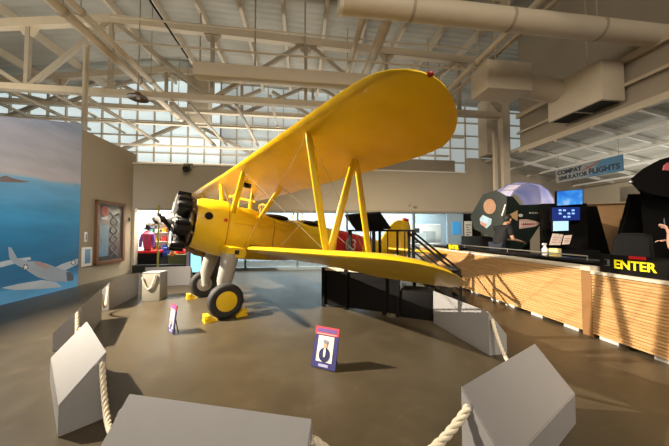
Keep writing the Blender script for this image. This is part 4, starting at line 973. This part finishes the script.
# ---- display stand with three screens and papers
o = at(567, 262, 7.3); o.z = .3
t = thing('screen_stand', 'black stand carrying stacked screens right of the shark pod', 'stand', o, R(-8))
MB().span((-.5, .12, 0), (.62, .30, 2.1)).span((-.5, -.3, 0), (.6, .3, .8)).build('stand_body', M_BLACK, t)
def screen(name, lab, px4, Y, m, txt=None):
    a, b, c_, d_ = [at(x, y, Y) for x, y in px4]; oo = (a+b+c_+d_)/4
    t = thing(name, lab, 'screen', (oo.x, oo.y, oo.z))
    q = [p - oo for p in (a, b, c_, d_)]
    MB().prism([p*1.06 + Vector((0, .012, 0)) for p in q], (0, .06, 0)).build('bezel', M_BLACKG, t)
    MB().prism(q, (0, .02, 0)).build('display', m, t)
    return t, q
m, nt, b = node_mat('bright_blue_display'); tc = N(nt, 'ShaderNodeTexCoord'); n_ = N(nt, 'ShaderNodeTexNoise'); n_.inputs['Scale'].default_value = 3; n_.inputs['Detail'].default_value = 4; nt.links.new(tc.outputs['Object'], n_.inputs['Vector'])
r_ = ramp(nt, [(.38, (.02, .18, .75)), (.55, (.06, .36, .95)), (.66, (.35, .62, 1))]); nt.links.new(n_.outputs['Fac'], r_.inputs[0]); nt.links.new(r_.outputs[0], b.inputs['Emission Color']); b.inputs['Emission Strength'].default_value = .9; b.inputs['Base Color'].default_value = (.01, .02, .05, 1); b.inputs['Roughness'].default_value = .3
MATS['bright_blue'] = m
screen('wall_television', 'bright sky blue television at the top of the screen stand', [(557.5, 205.5), (582.5, 204), (582.5, 189.5), (557.5, 191.5)], 7.25, m)
t, q = screen('status_screen', 'dark blue status screen with pale writing below the television', [(552.5, 221), (580, 220), (580, 207), (552.5, 207.5)], 7.2, mat('deep_blue_display', (.01, .015, .06), .3, emit=(.01, .03, .22), estr=.8))
mb = MB(); k = 0
for row in range(3):
    for j in range(4):
        if (row+j) % 3 == 2: continue
        x = -.17 + j*.12; z = .10 - row*.09; mb.box((x, -.004, z), (.075, .004, .045))
mb.build('screen_glyphs', mat('cyan_glyph', (.2, .4, .8), .4, emit=(.25, .5, 1), estr=1), t)
screen('small_screen', 'small pale blue screen above the paper notices on the stand', [(553.5, 231), (568.5, 230.5), (568.5, 221), (553.5, 221.3)], 7.15, mat('pale_display', (.3, .5, .6), .3, emit=(.45, .75, .85), estr=.9))
for px4, lab in (([(549.5, 245), (556, 245), (559.5, 234), (553, 233.5)], 'pinkish paper notice on the stand, the left of the row'), ([(556.5, 245), (560.5, 245), (563.5, 234.5), (560, 234.2)], 'narrow paper notice on the stand, in the middle of the row'), ([(562.5, 244.5), (569.5, 244), (572, 235), (564.5, 235.5)], 'white paper notice on the stand, the right of the row')):
    a = [at(x, y, 6.95 if y > 240 else 7.05) for x, y in px4]; oo = sum(a, Vector())/4
    t = thing('paper_notice', lab, 'paper', oo, 0, 'paper notices on the screen stand')
    MB().prism([p-oo for p in a], (0, .012, 0)).build('sheet', mat('notice_paper', (.72, .60, .54), .6), t)
    q = [p-oo for p in a]; l = MB()
    for f in (.25, .45, .65):
        A_, B_ = q[0].lerp(q[3], f), q[1].lerp(q[2], f); l.bar(A_.lerp(B_, .15) + Vector((0, -.004, 0)), A_.lerp(B_, .8) + Vector((0, -.004, 0)), .004, .018)
    l.build('printed_lines', mat('notice_ink', (.45, .2, .2), .6), t)
# ---- black wedge housings, plywood wall, black simulator with a hood
def frustum(name, lab, cat, px4, Y, depth, m=M_BLACK, extra=None):
    a = [at(x, y, Y) for x, y in px4]; oo = (a[0]+a[1])/2; oo = Vector((oo.x, oo.y, .3)); a = [p-oo for p in a]
    a[0].z = a[1].z = 0
    t = thing(name, lab, cat, oo)
    cx = (a[0].x+a[1].x)/2
    kx = oo.x/oo.y*depth
    b = [Vector((cx+(p.x-cx)*.86+kx, p.y+depth, p.z*1.02)) for p in a]
    MB().add(a+b, [(0, 1, 2, 3), (7, 6, 5, 4), (0, 4, 5, 1), (1, 5, 6, 2), (2, 6, 7, 3), (3, 7, 4, 0)]).build('housing', m, t)
    q = [p.lerp((a[0]+a[1]+a[2]+a[3])/4, .14) + Vector((0, -.012, 0)) for p in a]
    MB().prism(q, (0, .015, 0)).build('front_panel', M_BLACKG, t)
    return t
frustum('simulator_housing', 'black tapered simulator housing right of the screens', 'simulator', [(570, 265), (616, 265), (597, 206), (580, 206.5)], 7.7, .8)
frustum('broad_simulator_housing', 'wide black tapered simulator under the dark hood at right', 'simulator', [(604, 275), (668, 275), (660, 194), (628, 194)], 6.6, .7)
t = thing('grey_console', 'low dark grey console before the wide black simulator', 'console', (0, 0, 0))
a = [at(609, 270, 5.6), at(655, 270, 5.6), at(650, 236, 5.8), at(640, 233, 5.8), at(620, 233, 5.8), at(613, 238, 5.8)]
oo = Vector((a[0].x, a[0].y, .3)); t.location = oo; a = [p-oo for p in a]; a[0].z = a[1].z = 0
MB().prism(a, (.3, .2, 0)).build('console_body', M_CHARC, t); MB().prism([p.lerp(sum(a, Vector())/6, .12) + Vector((0, -.01, 0)) for p in a], (0, .012, 0)).build('console_face', mat('console_grey', (.02, .02, .022), .5), t)
t = thing('plywood_partition', 'tan plywood partition between the two black simulators', 'partition', at(608, 265, 9.0) * 1)
oo = t.location.copy(); oo.z = .3; t.location = oo
q = [at(583, 250, 9.3)-oo, at(645, 250, 9.0)-oo, at(645, 203, 9.0)-oo, at(586, 205, 9.3)-oo]; q[0].z = q[1].z = 0
MB().prism(q, (.04, .08, 0)).build('board', M_PLY, t); MB().bar(q[3], q[2], .12, .04).build('top_rail', M_WOODD, t)
oo = at(660, 200, 5.6); oo.z = .3
t = thing('hooded_simulator', 'huge black hooded simulator canopy rising at the right edge', 'simulator', oo)
E_ = lambda x, y, Y=5.5: at(x, y, Y) - oo
hood = [E_(631, 183), E_(631, 178.5), E_(644, 168), E_(660, 159.5), E_(676, 155), E_(715, 152), E_(715, 200), E_(672, 198), E_(652, 194), E_(636, 187)]
MB().prism(hood, (1.5, 1.15, 0)).build('hood', M_BLACK, t, smooth=False)
MB().prism([E_(639, 183, 6.0), E_(720, 180, 6.0), E_(720, 262, 6.0), E_(646, 262, 6.0)], (.3, .25, 0)).build('cabin', M_BLACK, t, smooth=False)
MB().prism([E_(663.5, 170, 5.48), E_(664.5, 165.5, 5.48), E_(668, 162.5, 5.48), E_(676, 161.5, 5.48), E_(676, 168, 5.48), E_(668, 170.5, 5.48)], (0, .02, 0)).build('pink_emblem', mat('emblem_pink', (.6, .16, .18), .5, noise=.5, nscale=14), t)
MB().ball(E_(630.5, 182, 5.48), .035).build('lamp_knob', M_ALU, t)

# ---- banner
vv0, vv1, zt_, zb_ = 6.43, 8.44, 3.84, 3.36
t = rthing('hanging_banner', 'COMBAT SIMULATOR FLIGHTS banner hung under the low roof', 'banner', 9.2, (vv0+vv1)/2, zb_)
m, nt, b = node_mat('banner_print'); tc = N(nt, 'ShaderNodeTexCoord'); sp = N(nt, 'ShaderNodeSeparateXYZ'); nt.links.new(tc.outputs['Object'], sp.inputs[0])
n_ = N(nt, 'ShaderNodeTexNoise'); n_.inputs['Scale'].default_value = 2.5; nt.links.new(tc.outputs['Object'], n_.inputs['Vector'])
ad = N(nt, 'ShaderNodeMath', operation='MULTIPLY_ADD'); ad.inputs[1].default_value = -.5; ad.inputs[2].default_value = .25; nt.links.new(sp.outputs[1], ad.inputs[0])
a2 = N(nt, 'ShaderNodeMath', operation='ADD'); nt.links.new(ad.outputs[0], a2.inputs[0]); nt.links.new(n_.outputs['Fac'], a2.inputs[1])
r_ = ramp(nt, [(.45, (.25, .25, .24)), (.8, (.20, .24, .28)), (1.0, (.06, .17, .30))]); nt.links.new(a2.outputs[0], r_.inputs[0]); nt.links.new(r_.outputs[0], b.inputs['Base Color']); b.inputs['Roughness'].default_value = .6
hw = (vv1-vv0)/2
MB().span((0, -hw, 0), (.03, hw, zt_-zb_)).build('banner_sheet', m, t)
ink = mat('banner_ink', (.02, .025, .04), .6)
lettering('COMBAT', .2, ink, t, (-.004, .53, .335), ROTL, bold=.009, sx=1.0)
lettering('SIMULATOR', .19, ink, t, (-.004, .42, .13), ROTL, bold=.006, sx=.93)
lettering('FLIGHTS', .235, ink, t, (-.004, -.52, .16), ROTL, bold=.007, sx=.96)
MB().prism([(-.006, .12, .26), (-.006, -.05, .33), (-.006, -.4, .45), (-.006, -.45, .43), (-.006, -.15, .30), (-.006, .1, .235)], (.004, 0, 0)).prism([(-.006, .05, .40), (-.006, .0, .40), (-.006, -.2, .25), (-.006, -.14, .25)], (.004, 0, 0)).build('printed_aircraft', mat('banner_red_brown', (.25, .10, .08), .6), t)
for s in (-.9, .9): MB().tube((.015, s*hw, zt_-zb_), (.015, s*hw, zl(9.2)-.2-zb_), .006, n=5).build('cord', M_WIRE, t)
# ================================================================== PEOPLE
def skin_mesh(name, chains, m, parent, sub=2):
    """chains: list of [(point, radius), ...]; a chain starting at an existing point joins it"""
    vs, rs, es, idx = [], [], [], {}
    def key(p): return tuple(round(c, 4) for c in p)
    for ch in chains:
        prev = None
        for p, r in ch:
            k = key(p)
            if k not in idx: idx[k] = len(vs); vs.append(p); rs.append(r)
            if prev is not None and prev != idx[k]: es.append((prev, idx[k]))
            prev = idx[k]
    me = bpy.data.meshes.new(name); me.from_pydata([Vector(v) for v in vs], es, [])
    o = bpy.data.objects.new(name, me); COL.objects.link(o); o.parent = parent; me.materials.append(m)
    md = o.modifiers.new('skin', 'SKIN'); md.use_smooth_shade = True
    for i, sv in enumerate(me.skin_vertices[0].data):
        r = rs[i]; sv.radius = (r, r) if isinstance(r, (int, float)) else r; sv.use_root = (i == 0)
    sb = o.modifiers.new('sub', 'SUBSURF'); sb.levels = sb.render_levels = sub
    return o
def add_hand(chains, wrist, d, up, side, s=1.0, curl=.35):
    """five separate fingers rooted in a palm; d = pointing dir, up = back of the hand, side = thumb side"""
    d = Vector(d).normalized(); up = Vector(up).normalized(); side = Vector(side).normalized(); w = Vector(wrist)
    palm = w + d*.05*s; kn = w + d*.092*s
    chains.append([(tuple(w), (.026*s, .021*s)), (tuple(palm), (.038*s, .017*s))])
    for k, L in enumerate((.068, .078, .072, .055)):
        b = kn + side*(.030-.02*k)*s; p1 = b + d*L*.42*s - up*L*curl*.3*s; p2 = p1 + d*L*.32*s - up*L*curl*.55*s; p3 = p2 + d*L*.16*s - up*L*curl*.6*s
        chains.append([(tuple(palm), (.038*s, .017*s)), (tuple(b), .0098*s), (tuple(p1), .0088*s), (tuple(p2), .008*s), (tuple(p3), .007*s)])
    b = w + d*.03*s + side*.036*s; p1 = b + d*.03*s + side*.022*s - up*.01*s; p2 = p1 + d*.032*s + side*.004*s - up*.01*s
    chains.append([(tuple(palm), (.038*s, .017*s)), (tuple(b), .0125*s), (tuple(p1), .0105*s), (tuple(p2), .0085*s)])
def head(parent, body_m, c, f, hair_m, tilt=0.0, s=1.0):
    """c: centre of head, f: facing direction in plan; features ride on the body mesh's head"""
    f = Vector((*f, 0)).normalized(); l = Vector((-f.y, f.x, 0)); u = (Vector((0, 0, 1)) - f*tilt).normalized(); ff = l.cross(u).normalized()*-1; ff = ff if ff.dot(f) > 0 else -ff
    M = Matrix((ff, l, u)).transposed()
    def q(x, y, z): return Vector(c) + M @ Vector((x, y, z))*s
    mb = MB()
    rings = []
    for z, fx, bx, wy in ((-.125, .055, -.01, .022), (-.11, .078, -.03, .042), (-.085, .088, -.055, .054), (-.05, .092, -.075, .064), (-.01, .094, -.093, .073), (.03, .096, -.10, .077), (.065, .088, -.098, .074), (.095, .066, -.082, .06), (.115, .03, -.045, .034), (.12, .0, -.02, .01)):
        r = []
        for i in range(20):
            a = 2*PI*i/20; ca, sa = math.cos(a), math.sin(a); r.append(q((fx if ca > 0 else -bx)*ca, wy*sa, z))
        rings.append(r)
    mb.loft(rings)
    mb.loft([[q(.088, .006, .022), q(.088, -.006, .022), q(.094, 0, .026)], [q(.092, .014, -.03), q(.092, -.014, -.03), q(.122, 0, -.025)], [q(.088, .012, -.04), q(.088, -.012, -.04), q(.10, 0, -.042)]])
    for s_ in (-1, 1): mb.ball(q(-.008, .077*s_, -.01), (.02*s, .02*s, .032*s), 10, 8)
    ho = mb.build('head', body_m, parent, ang=60)
    hr = []
    for z, fx, bx, wy in ((-.06, -.05, -.088, .05), (-.02, .0, -.106, .079), (.02, .03, -.112, .085), (.06, .085, -.11, .085), (.095, .085, -.095, .072), (.125, .045, -.06, .045), (.134, .01, -.02, .012)):
        r = []
        for i in range(20):
            a = 2*PI*i/20; ca, sa = math.cos(a), math.sin(a); r.append(q(fx*ca if ca > 0 else -bx*ca, wy*sa, z))
        hr.append(r)
    MB().loft(hr).build('hair', hair_m, parent, ang=60)
    ey = MB(); br = MB()
    for s_ in (-1, 1): ey.ball(q(.083, .03*s_, .012), .011*s, 10, 8); br.path([q(.09, .015*s_, .032), q(.091, .032*s_, .036), q(.083, .048*s_, .031)], .004*s, 5)
    ey.build('eyes', mat('eye_white', (.6, .58, .55), .3), parent); br.build('eyebrows', hair_m, parent)
    MB().path([q(.088, .022, -.066), q(.096, .0, -.064), q(.088, -.022, -.066)], .006*s, 6).build('mouth', mat('lip', (.40, .15, .12), .5), parent)
# man behind the counter, seen from his right... facing right, left arm resting along the counter
o = at(500.5, 262, 6.92); o.z = .3
man = thing('person', 'dark haired man in a charcoal tee leaning on the counter below the shark mouth', 'person', o)
f = Vector((.95, .3, 0)).normalized(); l = Vector((-f.y, f.x, 0))          # l: his left, away from the camera
Z = lambda z: Vector((0, 0, z))
hipL, hipR = f*-.05 + l*.10 + Z(.92), f*-.05 - l*.10 + Z(.92); pel = f*-.10 + Z(.96); chest = f*.08 + Z(1.27); neck = f*.18 + Z(1.46); hc = f*.28 + Z(1.62)
shL, shR = f*.12 + l*.18 + Z(1.39), f*.12 - l*.18 + Z(1.39)
elR = shR + f*.04 - l*.05 + Z(-.29); wrR = elR + f*.26 - l*.0 + Z(-.05); elL = shL + f*.18 + Z(-.28); wrL = elL + f*.25 + Z(-.04)
ch = [[(tuple(pel), (.12, .09)), (tuple(chest), (.125, .095)), (tuple(neck), .058), (tuple(f*.235+Z(1.55)), .055)],
      [(tuple(chest), (.125, .095)), (tuple(shR), .06), (tuple(elR), .044), (tuple(wrR), .028)], [(tuple(chest), (.125, .095)), (tuple(shL), .06), (tuple(elL), .044), (tuple(wrL), .028)],
      [(tuple(pel), (.12, .09)), (tuple(hipR), .085), (tuple(f*.0 - l*.11 + Z(.48)), .06), (tuple(f*-.03 - l*.11 + Z(.08)), .042), (tuple(f*.14 - l*.12 + Z(.035)), .035)],
      [(tuple(pel), (.12, .09)), (tuple(hipL), .085), (tuple(f*.0 + l*.11 + Z(.48)), .06), (tuple(f*-.03 + l*.11 + Z(.08)), .042), (tuple(f*.14 + l*.12 + Z(.035)), .035)]]
add_hand(ch, wrR, f*.9 + Z(-.2), Z(1)+f*.2, l, 1.0); add_hand(ch, wrL, f, Z(1), -l, 1.0)
skin_mesh('body', ch, M_SKIN, man)
head(man, M_SKIN, hc, (f.x, f.y), M_HAIR, tilt=-.12, s=1.08)
mid = lambda a, b, t: a + (b-a)*t
skin_mesh('tee_shirt', [[(tuple(pel + Z(-.06)), (.165, .13)), (tuple(chest), (.185, .15)), (tuple(f*.15+Z(1.39)), (.15, .11)), (tuple(neck + Z(-.01)), .075)], [(tuple(f*.15+Z(1.39)), (.15, .11)), (tuple(shR), .09), (tuple(mid(shR, elR, .72)), .066)], [(tuple(f*.15+Z(1.39)), (.15, .11)), (tuple(shL), .09), (tuple(mid(shL, elL, .72)), .066)]], M_TEE, man)
skin_mesh('trousers', [[(tuple(pel), (.158, .12)), (tuple(hipR), .105), (tuple(f*.0 - l*.11 + Z(.48)), .072), (tuple(f*-.03 - l*.11 + Z(.07)), .056)], [(tuple(pel), (.158, .12)), (tuple(hipL), .105), (tuple(f*.0 + l*.11 + Z(.48)), .072), (tuple(f*-.03 + l*.11 + Z(.07)), .056)]], M_JEAN, man)
sh = MB()
for s_ in (-1, 1): sh.ball(f*.05 + l*.115*s_ + Z(.045), (.135, .05, .05))
sh.build('shoes', M_BLACK, man)
# visitor mostly beyond the right edge, raising a phone
o = at(697, 262, 4.75); o.z = .3
vis = thing('person', 'visitor at the right edge raising a phone, mostly out of frame', 'person', o)
f = Vector((-.55, .83, 0)).normalized(); l = Vector((-f.y, f.x, 0))
pel = Z(.90); chest = f*.02 + Z(1.16); neck = f*.03 + Z(1.34); hc = f*.06 + Z(1.50); shL, shR = l*.18 + Z(1.27), l*-.18 + Z(1.27)
O_ = o
elL = at(670, 249, 4.72) - O_; wrL = at(669, 232, 4.85) - O_; elR = shR + f*.12 + Z(-.24); wrR = elR + f*.2 + l*.12 + Z(.1)
ch = [[(tuple(pel), (.14, .11)), (tuple(chest), (.15, .11)), (tuple(neck), .055), (tuple(f*.045+Z(1.43)), .05)],
      [(tuple(chest), (.15, .11)), (tuple(shL), .066), (tuple(elL), .046), (tuple(wrL), .029)], [(tuple(chest), (.15, .11)), (tuple(shR), .066), (tuple(elR), .044), (tuple(wrR), .028)],
      [(tuple(pel), (.14, .11)), (tuple(-l*.09 + Z(.86)), .09), (tuple(-l*.10 + f*.02 + Z(.46)), .058), (tuple(-l*.10 + f*-.02 + Z(.08)), .042), (tuple(-l*.11 + f*.14 + Z(.035)), .034)],
      [(tuple(pel), (.14, .11)), (tuple(l*.09 + Z(.86)), .09), (tuple(l*.10 + f*.02 + Z(.46)), .058), (tuple(l*.10 + f*-.02 + Z(.08)), .042), (tuple(l*.11 + f*.14 + Z(.035)), .034)]]
hd = (at(663, 222, 4.95) - O_ - wrL).normalized()
add_hand(ch, wrL, hd, Vector((.5, -.8, .2)), Vector((-.3, -.2, .9)), 1.0, .7); add_hand(ch, wrR, f, Z(1), l, 1.0)
skin_mesh('body', ch, mat('fair_skin', (.62, .34, .26), .55), vis)
head(vis, MATS['fair_skin'], hc, (f.x, f.y), mat('brown_hair', (.05, .025, .012), .6))
skin_mesh('tank_top', [[(tuple(pel + Z(-.05)), (.155, .13)), (tuple(chest), (.166, .125)), (tuple(neck + Z(-.06)), .07)], [(tuple(chest), (.166, .125)), (tuple(mid(chest, shL, .8)), .08)], [(tuple(chest), (.166, .125)), (tuple(mid(chest, shR, .8)), .08)]], M_TEE, vis)
skin_mesh('trousers', [[(tuple(pel), (.148, .12)), (tuple(-l*.09 + Z(.86)), .10), (tuple(-l*.10 + f*.02 + Z(.46)), .07), (tuple(-l*.10 + f*-.02 + Z(.07)), .055)], [(tuple(pel), (.148, .12)), (tuple(l*.09 + Z(.86)), .10), (tuple(l*.10 + f*.02 + Z(.46)), .07), (tuple(l*.10 + f*-.02 + Z(.07)), .055)]], M_JEAN, vis)
sh = MB()
for s_ in (-1, 1): sh.ball(f*.05 + l*.11*s_ + Z(.045), (.05, .13, .05))
sh.build('shoes', M_BLACK, vis)
c = wrL + hd*.165 + O_
t = thing('mobile_phone', 'dark phone held up in the raised hand at the right edge', 'phone', c)
rot = Matrix((Vector((.83, .55, 0)), Vector((-.55, .83, .0)), Vector((0, 0, 1)))).transposed() @ Matrix.Rotation(R(-28), 3, 'Y')
MB().box((0, 0, .035), (.072, .009, .15), rot, bev=.003).build('phone_body', mat('phone_grey', (.10, .11, .13), .3), t); MB().box((0, -.006, .035), (.062, .002, .13), rot).build('phone_screen', mat('phone_glow', (.1, .12, .15), .3, emit=(.3, .4, .5), estr=.3), t)

# ================================================================== LIGHT
def spot(name, loc, target, power, col, size=60, rad=.15, blend=.4):
    l = bpy.data.lights.new(name, 'SPOT'); l.energy = power; l.color = col; l.spot_size = R(size); l.spot_blend = blend; l.shadow_soft_size = rad
    o = bpy.data.objects.new(name, l); COL.objects.link(o); o.location = loc; o.rotation_euler = (Vector(target)-Vector(loc)).to_track_quat('-Z', 'Y').to_euler(); return o
def flat(name, loc, up, power, col, su, sv):            # ceiling panel (down) or added unseen fill (up), square with the room
    l = bpy.data.lights.new(name, 'AREA'); l.shape = 'RECTANGLE'; l.size = su; l.size_y = sv; l.energy = power; l.color = col
    o = bpy.data.objects.new(name, l); COL.objects.link(o); o.location = loc; o.rotation_euler = (PI if up else 0, 0, ROOM); return o
def area(name, loc, target, power, col, sx, sy):
    l = bpy.data.lights.new(name, 'AREA'); l.shape = 'RECTANGLE'; l.size = sx; l.size_y = sy; l.energy = power; l.color = col
    o = bpy.data.objects.new(name, l); COL.objects.link(o); o.location = loc; o.rotation_euler = (Vector(target)-Vector(loc)).to_track_quat('-Z', 'Y').to_euler(); return o
WARM = (1, .87, .68)
spot('key_spot', (-7.2, 3.4, 5.2), (-.6, 6.0, .3), 13000, WARM, 78, .06, 1.0)
spot('barrier_fill', (.5, -1.6, 5.8), (4.5, 4.6, .3), 1700, WARM, 56, .25, .8)  # added spot behind the camera to brighten the barrier
spot('mural_fill', (-2.5, 1.0, 6.5), W(UL, 7.2, 2.6), 1500, (.90, .95, 1), 45, .3, .8)  # added cool spot, out of view, lifting the mural
area('front_fill', (2.5, -4.0, 7.5), (-.5, 5, 1), 520, WARM, 4, 4)  # broad soft fill, added behind the camera
flat('rooms_light', W(1.6, 12.5, 3.56), False, 900, (.80, .94, 1), 11, 1.6)
flat('shop_light', W(-6.0, 12.2, 3.56), False, 620, (1, .97, .9), 2.4, 1.2)
flat('roof_fill', W(-1, 12.9, 4.5), True, 430, (1, .95, .84), 14, 1.2)  # unseen fill added to brighten the roof deck and steel
flat('roof_fill_near', W(-9.5, 5.5, 5.2), True, 260, (1, .9, .72), 3, 6)  # second added upward fill, for the roof at left
flat('low_roof_fill', W(11.3, 6.5, 2.7), True, 75, (1, .95, .85), 3, 5)  # added fill facing up, brightens the low sloping roof
wd = bpy.data.worlds.new('hall_ambient'); scene.world = wd; wd.use_nodes = True
wd.node_tree.nodes['Background'].inputs[0].default_value = (1, .91, .80, 1); wd.node_tree.nodes['Background'].inputs[1].default_value = .38

# ================================================================== CAMERA
cd = bpy.data.cameras.new('camera'); cd.sensor_width = 36; cd.lens = F/669*36; cd.clip_start = .05
cam = bpy.data.objects.new('camera', cd); COL.objects.link(cam); cam.location = (0, 0, EYE); cam.rotation_euler = (R(90)+PITCH, 0, 0)
scene.camera = cam
vs = scene.view_settings; vs.view_transform = 'Standard'; vs.look = 'None'; vs.gamma = 1; vs.use_curve_mapping = False; vs.exposure = 0.0
